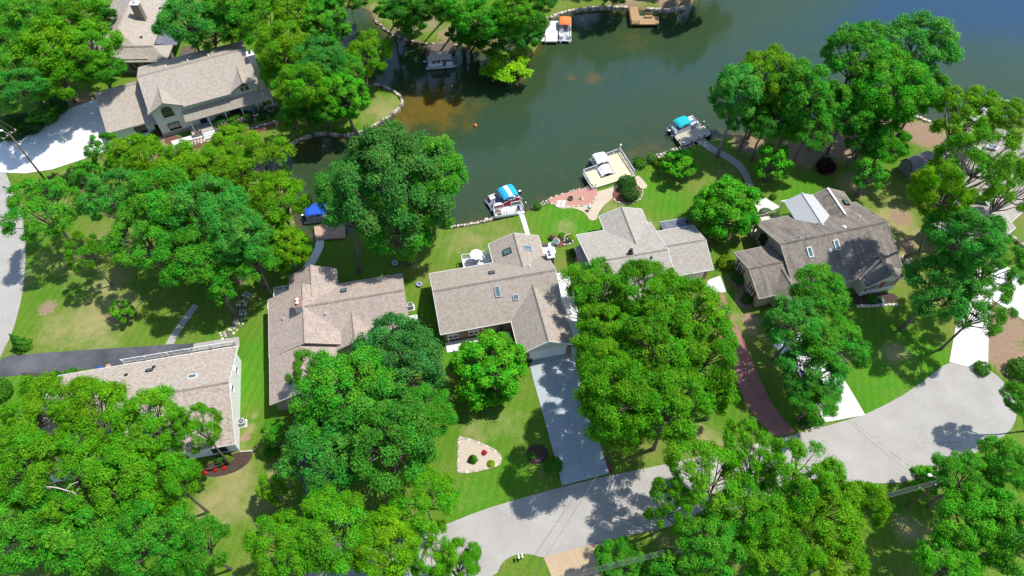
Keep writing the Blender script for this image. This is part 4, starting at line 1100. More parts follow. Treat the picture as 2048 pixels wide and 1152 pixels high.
def pontoon(label, cx, cy, ang, L=5.8, W=2.4, canopy=None, can_pos=-.9, can_len=2.3, stripes=None, hull=None, seat=None, floor=None, fence=None, trim=None, cover=False, can_h=2.0):
    """pontoon boat; +x is the bow"""
    hull = hull or M['alu']; seat = seat or M['boat_white']; floor = floor or M['boat_floor']; fence = fence or M['boat_white']
    t = thing('pontoon_boat', label, 'boat', (cx, cy, WATER_Z), R(ang), 'moored pontoon boats')
    for s_ in (-1, 1):
        y = s_ * (W / 2 - .36)
        MB().tube([(-L / 2, y, .12), (-L / 2 + .15, y, .12), (L / 2 - .7, y, .12), (L / 2 - .2, y, .2), (L / 2, y, .3)], [.28, .3, .3, .2, .05], 12).build('pontoon', hull, t, True)
    MB().box((0, 0, .5), (L - .3, W, .1)).build('deck', floor, t)
    mbt = MB()
    for s_ in (-1, 1): mbt.beam((-L / 2 + .12, s_ * (W / 2 + .02), .5), (L / 2 - .18, s_ * (W / 2 + .02), .5), .06, .14)
    mbt.build('deck_trim', trim or M['alu'], t)
    # side fences with panels and rails
    z0 = .56
    def fence_seg(a, b):
        mb = MB().beam((*a, z0 + .32), (*b, z0 + .32), .05, .52).build('fence_panel', fence, t)
        MB().tube([(*a, z0 + .66), (*b, z0 + .66)], .03, 6).build('rail', M['alu'], mb)
    xb, xf = -L / 2 + .55, L / 2 - .75
    for s_ in (-1, 1):
        fence_seg((xb, s_ * (W / 2 - .06)), (.2, s_ * (W / 2 - .06))); fence_seg((.9 if s_ < 0 else .2, s_ * (W / 2 - .06)), (xf, s_ * (W / 2 - .06)))
    fence_seg((xf, -W / 2 + .06), (xf, -.35)); fence_seg((xf, .35), (xf, W / 2 - .06)); fence_seg((xb, -W / 2 + .06), (xb, W / 2 - .5))
    def bench(x0, x1, y0, y1, back):
        o = MB().box(((x0 + x1) / 2, (y0 + y1) / 2, z0 + .2), (x1 - x0, y1 - y0, .4)).build('bench', seat, t)
        bx = {'L': ((x0 + x1) / 2, y1 - .08, x1 - x0, .16), 'R': ((x0 + x1) / 2, y0 + .08, x1 - x0, .16), 'B': (x0 + .08, (y0 + y1) / 2, .16, y1 - y0)}[back]
        MB().box((bx[0], bx[1], z0 + .58), (bx[2], bx[3], .36)).build('backrest', seat, o)
    if cover:
        cv = MB()
        pr = [(-W / 2 + .02, z0 + .5), (-W / 4, z0 + .95), (0, z0 + 1.05), (W / 4, z0 + .95), (W / 2 - .02, z0 + .5)]
        for i in range(4): cv.slab([(.1, pr[i][0], pr[i][1]), (L / 2 - .5, pr[i][0], pr[i][1] - .1), (L / 2 - .5, pr[i + 1][0], pr[i + 1][1] - .15), (.1, pr[i + 1][0], pr[i + 1][1])], .05)
        cv.build('bow_cover', M['canvas_white'], t)
    else:
        bench(.9, xf - .1, W / 2 - .72, W / 2 - .1, 'L'); bench(1.1, xf - .1, -W / 2 + .1, -W / 2 + .72, 'R')
    bench(xb + .1, xb + .75, -W / 2 + .15, W / 2 - .6, 'B'); bench(xb + .8, -.5, W / 2 - .72, W / 2 - .1, 'L')
    con = MB().box((.1, -W / 2 + .55, z0 + .42), (.5, .7, .84)).build('console', seat, t)
    MB().tube([(-.2, -W / 2 + .55, z0 + .75), (-.26, -W / 2 + .55, z0 + .8)], .17, 12).build('steering_wheel', M['black'], con)
    MB().box((.28, -W / 2 + .55, z0 + 1.0), (.04, .66, .3)).build('windscreen', M['glass'], con)
    ch = MB().box((-.75, -W / 2 + .55, z0 + .35), (.5, .5, .16)).cyl((-.75, -W / 2 + .55, z0), .08, .3, 8).build('helm_seat', seat, t)
    MB().box((-1.0, -W / 2 + .55, z0 + .62), (.12, .48, .5)).build('backrest', seat, ch)
    m_ = MB().box((-L / 2 - .12, 0, .75), (.45, .4, .55)).box((-L / 2 - .05, 0, .2), (.18, .14, .8)).build('outboard_motor', M['black'], t)
    MB().box((-L / 2 - .14, 0, 1.04), (.38, .32, .06)).build('motor_cowl', M['boat_white'], m_)
    if canopy:
        x0, x1 = can_pos - can_len / 2, can_pos + can_len / 2
        mb = MB(); n = 8
        prof = [(-W / 2 * math.cos(math.pi * i / n) * 1.0, .32 * math.sin(math.pi * i / n)) for i in range(n + 1)]
        xs = [x0, x0 + can_len * .15, x0 + can_len * .38, x0 + can_len * .62, x0 + can_len * .85, x1]; drop = [.28, .06, 0, 0, .06, .28]
        mats = [canopy] + ([stripes] if stripes else [])
        for k in range(5):
            mi = 1 if stripes and k in (2,) else 0
            for i in range(n):
                mb.slab([(xs[k], prof[i][0], can_h + prof[i][1] - drop[k]), (xs[k + 1], prof[i][0], can_h + prof[i][1] - drop[k + 1]), (xs[k + 1], prof[i + 1][0], can_h + prof[i + 1][1] - drop[k + 1]), (xs[k], prof[i + 1][0], can_h + prof[i + 1][1] - drop[k])], .03, mi)
        co = mb.build('canopy', mats, t)
        fr = MB()
        for xx in (x0 + .15, x1 - .15):
            for s_ in (-1, 1): fr.tube([((x0 + x1) / 2, s_ * (W / 2 - .05), z0 + .6), (xx, s_ * (W / 2 - .05), can_h - .1)], .025, 6)
        fr.build('canopy_frame', M['alu'], co)
    return t

# 1 far boat with tan canopy and its brown dock
dock('dock', 'dark brown wooden dock behind the tan canopy boat', [(-16.3, 112.2), (-11.2, 112.9), (-11.4, 116.6), (-16.5, 115.9)], .3, M['deck_dark'])
pontoon('pontoon boat with tan canopy moored at the dark far dock', -13.4, 110.9, 7.5, 5.8, 2.4, M['canvas_tan'], -.2, 3.6, can_h=2.1)
# 2 orange canopy
t, c = dock('dock', 'white floating dock beside the orange canopy boat', [(6.3, 117.0), (8.75, 117.0), (9.1, 123.5), (6.7, 123.5)], .3, M['deck_white'])
for p in ((6.45, 117.2), (6.6, 120.5), (6.8, 123.3)): MB().cyl((p[0] - c.x, p[1] - c.y, -.5), .11, 2.0, 8).build('mooring_post', M['rail_white'], t)
MB().tube([(6.8 - c.x, 123.3 - c.y, 1.3), (7.9 - c.x, 123.5 - c.y, 1.05), (9.1 - c.x, 123.6 - c.y, 1.2)], .05, 5).build('mooring_rope', M['rope'], t)
MB().box((5.3 - c.x, 117.8 - c.y, .12), (2.2, 1.2, .12)).build('gangway', M['deck_white'], t)
MB().tube([(4.6 - c.x, 119.9 - c.y, .9), (5.5 - c.x, 119.9 - c.y, .7), (6.5 - c.x, 120.2 - c.y, 1.0)], .04, 5).build('mooring_rope', M['rope'], t)
pontoon('white pontoon boat with orange canopy beside the white dock', 10.35, 120.3, -92, 6.3, 2.4, M['canvas_orange'], -1.5, 2.7, seat=M['boat_white'], floor=M['boat_grey'])
# 3 L shaped wooden dock with bench
t, c = dock('dock', 'golden brown L shaped wooden dock with a bench', [(23.4, 127.8), (23.4, 122.3), (28.95, 122.3), (29.2, 124.9), (25.4, 125.0), (25.3, 128.2)], .35, M['deck_wood'])
rail_on(t, c, [(23.5, 127.6), (23.5, 122.4), (25.0, 122.4)], .35, .7, M['deck_wood'], False)
b_ = thing('bench', 'wooden bench with backrest on the golden brown dock', 'bench', (27.1, 124.6, .35), 0)
MB().box((0, -.2, .45), (1.5, .42, .06)).build('seat', M['deck_wood'], b_); MB().box((0, .05, .8), (1.5, .06, .4)).build('backrest', M['deck_wood'], b_)
for sx in (-.65, .65): MB().box((sx, -.18, .21), (.1, .4, .42)).build('leg', M['deck_wood'], b_)
# 4 teal canopy
t, c = dock('dock', 'weathered pale dock with dark posts at the teal canopy boat', [(27.9, 91.0), (28.95, 88.4), (34.6, 91.5), (33.3, 93.8)], .25, M['deck_grey'], M['deck_dark'])
for x, y in ((28.0, 90.9), (28.5, 89.6), (29.05, 88.6), (30.6, 89.4), (32.0, 90.2), (33.0, 90.7), (34.4, 91.6), (33.85, 92.8), (33.3, 93.7)):
    o = MB().cyl((x - c.x, y - c.y, -1.5), .1, 2.5, 8).build('post', M['pole_wood'], t)
    MB().cyl((x - c.x, y - c.y, 1.0), .13, .08, 8).build('post_cap', M['white_trim'], o)
pontoon('silver pontoon boat with teal canopy at the weathered dock', 30.0, 93.55, 28.5, 6.2, 2.1, M['canvas_teal'], -.7, 2.6, seat=M['boat_white'], can_h=2.05)
# 5 yellow deck dock
e_ = G(1213, 313, .5)
A5, B5, C5, D5, E5, F5, G5, H5 = (11.7, 82.0), (12.97, 78.7), (20.2, 81.6), (18.14, 87.0), (e_.x, e_.y), (17.05, 81.95), (14.55, 80.9), (13.95, 83.1)
t, c = dock('dock', 'pale yellow dock deck with white railings and a boat slip', [A5, B5, C5, D5, E5, F5, G5, H5], .4, M['deck_yellow'], M['rail_white'])
rail_on(t, c, [(13.6, 78.95), (12.97, 78.75), A5, (13.9, 83.05)], .4, .9)
rail_on(t, c, [E5, D5, (20.15, 81.75)], .4, .9)
p_ = MB().cyl((D5[0] - c.x, D5[1] - c.y, .4), .1, 1.5, 8).build('lamp_post', M['rail_white'], t)
MB().ball((D5[0] - c.x, D5[1] - c.y, 2.0), .2, 10).build('lamp_globe', M['rail_white'], p_, True)
MB().beam((D5[0] - c.x - .35, D5[1] - c.y - .3, .46), (C5[0] - c.x - .35, C5[1] - c.y + .2, .46), .06, .08).build('deck_trim', M['deck_tan'], t)
pontoon('cream pontoon boat with white canopy in the yellow dock slip', 15.0, 83.6, -70, 5.4, 2.3, M['canvas_white'], -.9, 2.3, seat=M['boat_cream'], floor=M['boat_brown'], cover=True, can_h=2.1)
# 6 striped canopy
t, c = dock('dock', 'small white railed dock below the striped canopy boat', [(-3.0, 74.3), (-2.7, 72.6), (2.0, 73.6), (1.4, 75.4)], .35, M['deck_white'], M['rail_white'])
rail_on(t, c, [(-1.2, 72.95), (-2.7, 72.65), (-2.95, 74.2), (-1.4, 74.6)], .35, .9); rail_on(t, c, [(-.1, 74.95), (1.35, 75.3), (1.8, 74.2)], .35, .9); rail_on(t, c, [(-.9, 73.0), (.8, 73.35)], .35, .9)
MB().cyl((1.0 - c.x, 74.2 - c.y, .35), .28, .7, 10).build('barrel', M['blue_dark'], t)
tag(MB().box((-2.2, 73.7, .45), (.9, .6, .3)).box((-1.9, 73.3, .5), (.5, .4, .4)).build('crate', M['wicker']), 'brown crate of gear on the small white dock', 'crate')
pontoon('red hulled pontoon boat with blue and white striped canopy', -1.4, 76.6, 207.5, 5.7, 2.55, M['canvas_sky'], -.8, 2.6, stripes=M['canvas_white'], fence=M['boat_red'], trim=M['boat_red'], can_h=2.1)
lp = thing('shore_lamp', 'thin black lamp on a post beside the striped boat', 'lamp', G(1051, 422)); MB().cyl((0, 0, 0), .04, 1.9, 6).build('post', M['black'], lp); MB().ball((0, 0, 2.0), .14, 8).build('globe', M['rail_white'], lp, True)
# 7 blue canopy by the tan dock
q0, q1, q2, q3 = G(628, 452, .4), G(690, 444, .4), G(690, 474, .4), G(630, 478, .4)
dock('dock', 'tan plank dock below the blue canopy boat', [(q0.x, q0.y), (q1.x, q1.y), (q2.x, q2.y), (q3.x, q3.y)], .3, M['deck_tan'])
p_ = G(643, 430, 0); pontoon('pontoon boat with bright blue canopy under the lakeside trees', p_.x, p_.y, 10, 5.4, 2.4, M['canvas_blue'], -.6, 3.2, fence=M['boat_grey'], can_h=2.0)
# 8 right edge
q = [G(1925, 222, .3), G(1990, 212, .3), G(2015, 232, .3), G(1950, 242, .3)]
dock('dock', 'white dock glimpsed through the oak at the right', [(p.x, p.y) for p in q], .3, M['deck_white'])
p_ = G(2000, 226, 0); pontoon('white boat moored behind the yellow green oak at the right', p_.x + 1.2, p_.y + 1.5, 150, 5.4, 2.3, None, seat=M['boat_white'], cover=True)
# buoy
p_ = G(951, 252, WATER_Z)
b_ = thing('buoy', 'small orange buoy floating in the open water', 'buoy', p_); MB().lathe((0, 0, -.1), [(.1, 0), (.28, .1), (.32, .25), (.2, .4), (.06, .5)], 10).build('float', M['orange'], b_, True); MB().cyl((0, 0, .35), .07, .15, 6).build('cap', M['white_trim'], b_)

# ---------------------------------------------------------------- stone edging
def rock_mesh(seed, mt):
    rng = random.Random(seed)
    bm = bmesh.new(); bmesh.ops.create_icosphere(bm, subdivisions=1, radius=.5)
    bmesh.ops.subdivide_edges(bm, edges=[e for e in bm.edges if rng.random() < .18], cuts=1)
    bmesh.ops.triangulate(bm, faces=bm.faces[:])
    for v in bm.verts: v.co *= rng.uniform(.78, 1.12); v.co.z *= .8
    me = bpy.data.meshes.new('stone'); bm.to_mesh(me); bm.free(); me.materials.append(mt); return me
def block_mesh(seed, mt):
    rng = random.Random(seed)
    mb = MB()
    vs = [(sx * .5 * rng.uniform(.82, 1), sy * .5 * rng.uniform(.82, 1), sz * .5 * (rng.uniform(.85, 1) if sz > 0 else 1)) for sz in (-1, 1) for sy in (-1, 1) for sx in (-1, 1)]
    vs2 = [(x * .86, y * .82, .56) for x, y, z in vs[4:]]
    mb.add(vs + vs2, [(0, 2, 3, 1), (0, 1, 5, 4), (2, 6, 7, 3), (0, 4, 6, 2), (1, 3, 7, 5), (4, 5, 9, 8), (5, 7, 11, 9), (7, 6, 10, 11), (6, 4, 8, 10), (8, 9, 11, 10)])
    return mb.mesh('stone', [mt], False, False)
ROCKS = {k: [rock_mesh(70 + i, M[k]) for i in range(5)] for k in ('stone', 'stone_pale', 'stone_dark')}
BLOCKS = {k: [block_mesh(80 + i, M[k]) for i in range(5)] for k in ('stone', 'stone_pale', 'stone_dark')}
def stone_line(name, label, pts, size, kinds, cat='stone edging', z=0.0, hgt=1.0, jit=.15, blocks=False, rows=1, it=1, start=0):
    P = chaikin(gp(pts), it)
    L = sum((P[i + 1] - P[i]).length for i in range(len(P) - 1))
    n = max(2, int(L / size)); Q = resample(P, n)
    t = thing(name, label, cat, (Q[0].x, Q[0].y, 0))
    for i in range(n):
        a, b = Q[i], Q[i + 1]; d = (b - a); ang = math.atan2(d.y, d.x); nrm = Vector((-d.y, d.x, 0)).normalized()
        for r in range(rows):
            c = (a + b) / 2 + nrm * ((r - (rows - 1) / 2) * size * .8 + random.uniform(-jit, jit)) - t.location
            s = size * random.uniform(.85, 1.12) * (1.0 if blocks else 1.15)
            me = random.choice((BLOCKS if blocks else ROCKS)[kinds[(i * 7 + r * 3) % len(kinds)]])
            put(me, 'stone', t, (c.x, c.y, z + random.uniform(-.04, .04)), (random.uniform(-.12, .12), random.uniform(-.12, .12), ang + random.uniform(-.15, .15)), (s, size * random.uniform(.7, .95), hgt * random.uniform(.9, 1.15)))
    return t
stone_line('stone_sea_wall', 'curved grey stone sea wall around the point below the two storey house', [(478, 326), (505, 318), (555, 302), (600, 277), (640, 264), (690, 271), (725, 263), (760, 244), (790, 225), (806, 206), (800, 190), (778, 177), (748, 168)], .62, ('stone', 'stone_pale', 'stone', 'stone_dark'), 'sea wall', z=-.28, hgt=.75, jit=.05, blocks=True)
stone_line('stone_edging', 'pale stone edging along the shore left of the striped boat', [(886, 456), (940, 448), (985, 439)], .5, ('stone_pale', 'stone'), z=-.15, hgt=.5, jit=.06, blocks=True)
stone_line('boulder_row', 'white boulders at the left foot of the striped boat dock', [(968, 441), (990, 436)], .75, ('stone_pale',), z=.05, hgt=.8)
stone_line('stone_edging', 'stone edging along the red gravel shore bed', [(1064, 416), (1090, 404), (1120, 391), (1150, 383), (1180, 375)], .5, ('stone_pale', 'stone'), z=-.1, hgt=.5, rows=2)
stone_line('stone_edging', 'stone border between red gravel and cream patio', [(1100, 408), (1120, 414), (1150, 414), (1174, 412), (1188, 404), (1192, 394)], .45, ('stone_pale', 'stone'), z=.08, hgt=.3)
stone_line('stone_edging', 'stone ring around the two round shrubs', [(1226, 398), (1238, 408), (1262, 408), (1280, 398), (1286, 382), (1280, 372)], .45, ('stone_pale', 'stone'), z=.08, hgt=.3)
stone_line('stone_edging', 'rough stone shore between yellow dock and teal boat', [(1272, 340), (1290, 324), (1315, 311), (1350, 298), (1390, 287)], .6, ('stone_pale', 'stone'), z=-.12, hgt=.5, rows=2)
stone_line('stone_edging', 'stone rim around the little pond', [(1126, 484), (1130, 472), (1140, 468), (1149, 474), (1147, 484), (1136, 491), (1126, 490)], .42, ('stone_pale', 'stone'), z=.12, hgt=.35)
stone_line('dry_stone_bed', 'dry stone creek bed winding beside the thin trunks', [(500, 585), (486, 600), (482, 625), (478, 650), (460, 668), (440, 676)], .5, ('stone', 'stone_pale', 'stone_dark'), z=.05, hgt=.3, rows=4)
stone_line('stone_edging', 'shore stones below the shaded peninsula bank', [(745, 36), (762, 50), (785, 67), (810, 79), (860, 86), (915, 88)], .7, ('stone_dark', 'stone'), z=-.25, hgt=.6)
stone_line('stone_edging', 'stone wall on the far shore between orange boat and wooden dock', [(1100, 36), (1122, 26), (1160, 18), (1210, 14), (1256, 15)], .8, ('stone', 'stone_pale'), z=-.2, hgt=.8, blocks=True, jit=.04)
stone_line('stone_edging', 'stone wall on the far shore right of the wooden dock', [(1292, 17), (1335, 21), (1370, 13)], .8, ('stone', 'stone_pale'), z=-.2, hgt=.8, blocks=True, jit=.04)
stone_line('stone_edging', 'pale retaining wall on the right shore under the great trees', [(1752, 222), (1803, 225), (1836, 235), (1862, 245)], .7, ('stone_pale',), z=-.15, hgt=.7, blocks=True, jit=.03)
stone_line('stone_edging', 'stone edge of the gravel island on the front lawn', [(918, 875), (945, 881), (985, 897), (1002, 912), (1001, 928), (975, 937), (921, 947), (915, 935), (918, 905), (918, 876)], .4, ('stone_pale', 'stone', 'stone'), z=.02, hgt=.12, jit=.02, blocks=True)
stone_line('stone_edging', 'cream block edge of the bed below the red shuttered gable', [(1712, 613), (1750, 612), (1796, 609)], .5, ('stone_pale',), z=.05, hgt=.25, jit=.03, blocks=True)
stone_line('retaining_wall', 'grey block retaining wall at the right edge', [(1985, 452), (2010, 468), (2048, 496), (2075, 515)], .7, ('stone', 'stone_dark'), 'wall', z=.2, hgt=.7, jit=.02, blocks=True)
stone_line('stone_edging', 'stones along the long porch bed', [(440, 272), (480, 262), (520, 252), (560, 240)], .7, ('stone_pale', 'stone'), z=.1, hgt=.4)
stone_line('stone_edging', 'stones at the near shore by the tan dock', [(596, 470), (612, 478), (628, 479)], .5, ('stone_pale', 'stone'), z=-.1, hgt=.4)
stone_line('rock_bed', 'reddish rock pile below the white front walk', [(345, 292), (380, 286), (415, 278), (440, 268)], .5, ('stone', 'stone_pale'), z=.08, hgt=.3, rows=4)
stone_line('rock_bed', 'rocks beside the trunk at the right corner of the red shuttered house', [(1800, 515), (1815, 520), (1830, 530)], .5, ('stone_pale', 'stone'), z=.05, hgt=.3, rows=3)
stone_line('rock_bed', 'brown rocks beside the street between two driveways', [(1605, 860), (1625, 850), (1645, 846)], .5, ('stone', 'stone_dark'), z=.1, hgt=.35, rows=3)
st = thing('stepping_stones', 'four white square stepping stones at the gravel bed', 'stepping stones', G(1120, 409, 0)); st['kind'] = 'structure'
for i in range(2):
    for j in range(2): MB().box((i * .75 - .3 + j * .2, j * .72 - .3, .1), (.62, .6, .1), .2).build('slab', M['concrete_pale'], st)

# ---------------------------------------------------------------- trees and shrubs
def leafm(name):
    m, t, b = nt(name)
    oi = t.nodes.new('ShaderNodeObjectInfo')
    at = N(t, 'ShaderNodeAttribute', attribute_name='tint')
    sp = t.nodes.new('ShaderNodeSeparateColor'); t.links.new(at.outputs['Color'], sp.inputs[0])
    # each spray of leaves has its own hue and brightness; young sprays are yellower
    hs = N(t, 'ShaderNodeHueSaturation')
    t.links.new(oi.outputs['Color'], hs.inputs['Color'])
    mh = N(t, 'ShaderNodeMapRange'); mh.inputs['To Min'].default_value = 0.51; mh.inputs['To Max'].default_value = 0.455
    t.links.new(sp.outputs[0], mh.inputs[0]); t.links.new(mh.outputs[0], hs.inputs['Hue'])
    mv = N(t, 'ShaderNodeMapRange'); mv.inputs['To Min'].default_value = 0.4; mv.inputs['To Max'].default_value = 1.4
    t.links.new(sp.outputs[1], mv.inputs[0]); t.links.new(mv.outputs[0], hs.inputs['Value'])
    b.inputs['Roughness'].default_value = 0.55
    b.inputs['Specular IOR Level'].default_value = 0.12
    t.links.new(hs.outputs[0], b.inputs['Base Color'])
    tr = t.nodes.new('ShaderNodeBsdfTranslucent')
    h2 = N(t, 'ShaderNodeHueSaturation'); h2.inputs['Hue'].default_value = 0.475; h2.inputs['Value'].default_value = 1.25
    t.links.new(hs.outputs[0], h2.inputs['Color']); t.links.new(h2.outputs[0], tr.inputs['Color'])
    mx = t.nodes.new('ShaderNodeMixShader'); mx.inputs[0].default_value = 0.24
    t.links.new(b.outputs[0], mx.inputs[1]); t.links.new(tr.outputs[0], mx.inputs[2])
    t.links.new(mx.outputs[0], t.nodes['Material Output'].inputs['Surface'])
    return m
M['leaf'] = leafm('leaf')

def leaf_mesh(name, pos, nrm, size, tint, rng):
    """one leaf spray = a folded diamond of two triangles"""
    n = len(pos)
    nrm = nrm / np.linalg.norm(nrm, axis=1, keepdims=True)
    rv = rng.normal(size=(n, 3))
    a = np.cross(nrm, rv); a /= np.linalg.norm(a, axis=1, keepdims=True)
    bb = np.cross(nrm, a)
    s = size[:, None]
    fold = nrm * s * rng.uniform(-.25, .25, (n, 1))
    p0 = pos - a * s * .62; p2 = pos + a * s * .62
    p1 = pos + bb * s * .42 + fold; p3 = pos - bb * s * .42 + fold
    v = np.stack([p0, p1, p2, p3], 1).reshape(-1, 3)
    me = bpy.data.meshes.new(name)
    me.vertices.add(4 * n); me.vertices.foreach_set('co', v.ravel())
    i = np.arange(n)[:, None] * 4
    f = np.concatenate([i + [0, 1, 2], i + [0, 2, 3]], 1).reshape(-1, 3).astype(np.int32)
    me.loops.add(f.size); me.loops.foreach_set('vertex_index', f.ravel())
    me.polygons.add(len(f)); me.polygons.foreach_set('loop_start', np.arange(0, f.size, 3, dtype=np.int32))
    me.update(calc_edges=True)
    c = np.ones((n, 4, 4), np.float32); c[:, :, 0] = tint[:, 0][:, None]; c[:, :, 1] = tint[:, 1][:, None]
    at = me.color_attributes.new('tint', 'FLOAT_COLOR', 'POINT'); at.data.foreach_set('color', c.ravel())
    me.materials.append(M['leaf'])
    return me

def unit(rng, n):
    v = rng.normal(size=(n, 3)); return v / np.linalg.norm(v, axis=1, keepdims=True)

def make_tree(seed, R0=6.0, cz=9.0, rz=4.4, nlobes=17, nclumps=25, nleaf=60, leaf=0.28, lobe=(.27, .40), spread=.74, low=-.45, openness=0.0, bark='bark', clumpr=(.075, .13)):
    """crown of lobes > clumps > leaf sprays carried by a forking trunk; unit tree with crown radius R0"""
    rng = np.random.default_rng(seed)
    S = np.array([R0, R0, rz])
    # lobes spread evenly over an ellipsoid, jittered
    L = []
    for i in range(nlobes):
        z = low + (1 - low) * ((i + .5) / nlobes) + rng.normal() * .05
        z = np.clip(z, -0.8, .98); ph = i * 2.39996 + rng.normal() * .25
        r = math.sqrt(1 - z * z); k = spread * rng.uniform(.72, 1.12)
        L.append((np.array([r * math.cos(ph), r * math.sin(ph), z]) * k * S, rng.uniform(*lobe) * R0))
    L.append((np.array([0, 0, .1]) * S, .42 * R0))
    P, Nn, Sz, T = [], [], [], []
    branch = MB(); limbs = MB()
    top = np.array([rng.normal() * .4, rng.normal() * .4, cz - .45 * rz])
    lean = np.array([rng.normal() * .25, rng.normal() * .25, 0])
    branch.tube([(0, 0, -.3), tuple(lean * .3 + [0, 0, cz * .2]), tuple(lean + [0, 0, cz * .42]), tuple(top)], [.42, .30, .27, .2], 8)
    for li, (c, lr) in enumerate(L):
        cw = c + [0, 0, cz]
        st = lean + [0, 0, cz * rng.uniform(.36, .5)] if li % 3 else top
        midp = st * .5 + cw * .5 + [rng.normal() * .3, rng.normal() * .3, -.25]
        limbs.tube([tuple(st), tuple(midp), tuple(cw)], [.15, .10, .05], 5, cap=False)
        out = c / (np.linalg.norm(c / S) * S + 1e-6)
        out = out / (np.linalg.norm(out) + 1e-6)
        hue_l = rng.uniform(.25, .7); val_l = rng.uniform(.36, .58)
        for k in range(nclumps):
            d = unit(rng, 1)[0] + out * .75 + [0, 0, .35]; d /= np.linalg.norm(d)
            if rng.random() < openness: continue
            cc = cw + d * lr * rng.uniform(.55, 1.12) * np.array([1, 1, .8])
            cr = rng.uniform(*clumpr) * R0
            if k % 5 == 0: limbs.tube([tuple(cw), tuple((cw + cc) / 2 + [0, 0, -.1]), tuple(cc * .96 + cw * .04)], [.045, .028, .012], 3, cap=False)
            n = int(nleaf * rng.uniform(.7, 1.25))
            u = unit(rng, n); rr = rng.uniform(.35, 1.0, (n, 1)) ** .6
            P.append(cc + u * rr * cr * np.array([1.25, 1.25, .8]) * (1 + .5 * (rng.random((n, 1)) < .12)))
            Nn.append(u * .75 + d * .35 + [0, 0, .5] + rng.normal(size=(n, 3)) * .45)
            Sz.append(leaf * rng.uniform(.65, 1.3, n))
            hue = np.clip(hue_l + rng.normal() * .16 + rng.normal(size=n) * .12, 0, 1)
            val = np.clip(val_l + rng.normal() * .15 + rng.normal(size=n) * .16, 0, 1)
            T.append(np.stack([hue, val], 1))
    P = np.concatenate(P); Nn = np.concatenate(Nn); Sz = np.concatenate(Sz); T = np.concatenate(T)
    crown = leaf_mesh('crown', P, Nn, Sz, T, rng)
    return crown, branch.mesh('trunk', [M[bark]], True, False), limbs.mesh('limbs', [M[bark]], True, False), R0, cz

OAK = dict(nlobes=26, nclumps=32, nleaf=46, leaf=.19, lobe=(.20, .33), clumpr=(.05, .105))
def oak(seed, **kw): return make_tree(seed, **{**OAK, **kw})
TV = {
    'oak1': oak(11), 'oak2': oak(12, nlobes=30, lobe=(.18, .29), spread=.8), 'oak3': oak(13, rz=4.9, openness=.06), 'oak4': oak(14, nlobes=24, lobe=(.20, .34), openness=.08),
    'oak5': oak(15, nlobes=32, lobe=(.17, .27), spread=.84, rz=4.0), 'oak6': oak(16, rz=5.2, low=-.6),
    'open1': oak(21, nlobes=27, nclumps=30, lobe=(.16, .28), spread=.86, openness=.15), 'open2': oak(22, nlobes=25, nclumps=30, lobe=(.17, .3), spread=.88, openness=.15, rz=5.0),
    'dense1': oak(43, nlobes=64, nclumps=24, nleaf=34, lobe=(.12, .2), spread=.87, low=-.6, rz=5.0), 'dense2': oak(44, nlobes=56, nclumps=26, nleaf=34, lobe=(.13, .22), spread=.86, low=-.5, rz=4.6),
    'tall1': oak(31, R0=4.5, cz=11, rz=6.5, nlobes=28, low=-.75, leaf=.19), 'tall2': oak(32, R0=4.5, cz=11, rz=6.8, nlobes=30, low=-.8, leaf=.19, bark='bark_pale'),
    'round1': oak(41, R0=4.0, cz=4.6, rz=4.0, nlobes=44, nclumps=22, nleaf=44, lobe=(.15, .22), spread=.86, low=-.8, leaf=.2, clumpr=(.06, .11)),
    'round2': oak(42, R0=4.0, cz=4.6, rz=3.7, nlobes=46, nclumps=22, nleaf=44, lobe=(.14, .21), spread=.87, low=-.75, leaf=.19, clumpr=(.06, .11)),
    'small1': oak(51, R0=2.2, cz=3.2, rz=2.0, nlobes=18, nclumps=14, nleaf=32, leaf=.17, clumpr=(.09, .16), low=-.6), 'small2': oak(52, R0=2.2, cz=3.4, rz=2.4, nlobes=16, nclumps=14, nleaf=32, leaf=.17, openness=.15, clumpr=(.09, .16), low=-.7),
}
YG, GG, BG, DG, LG, MG = (0.106, 0.375, 0.005), (0.046, 0.345, 0.015), (0.041, 0.330, 0.032), (0.032, 0.255, 0.015), (0.050, 0.420, 0.011), (0.070, 0.365, 0.007)
tree_n = [0]
FC = (0.068, 0.340, 0.006)
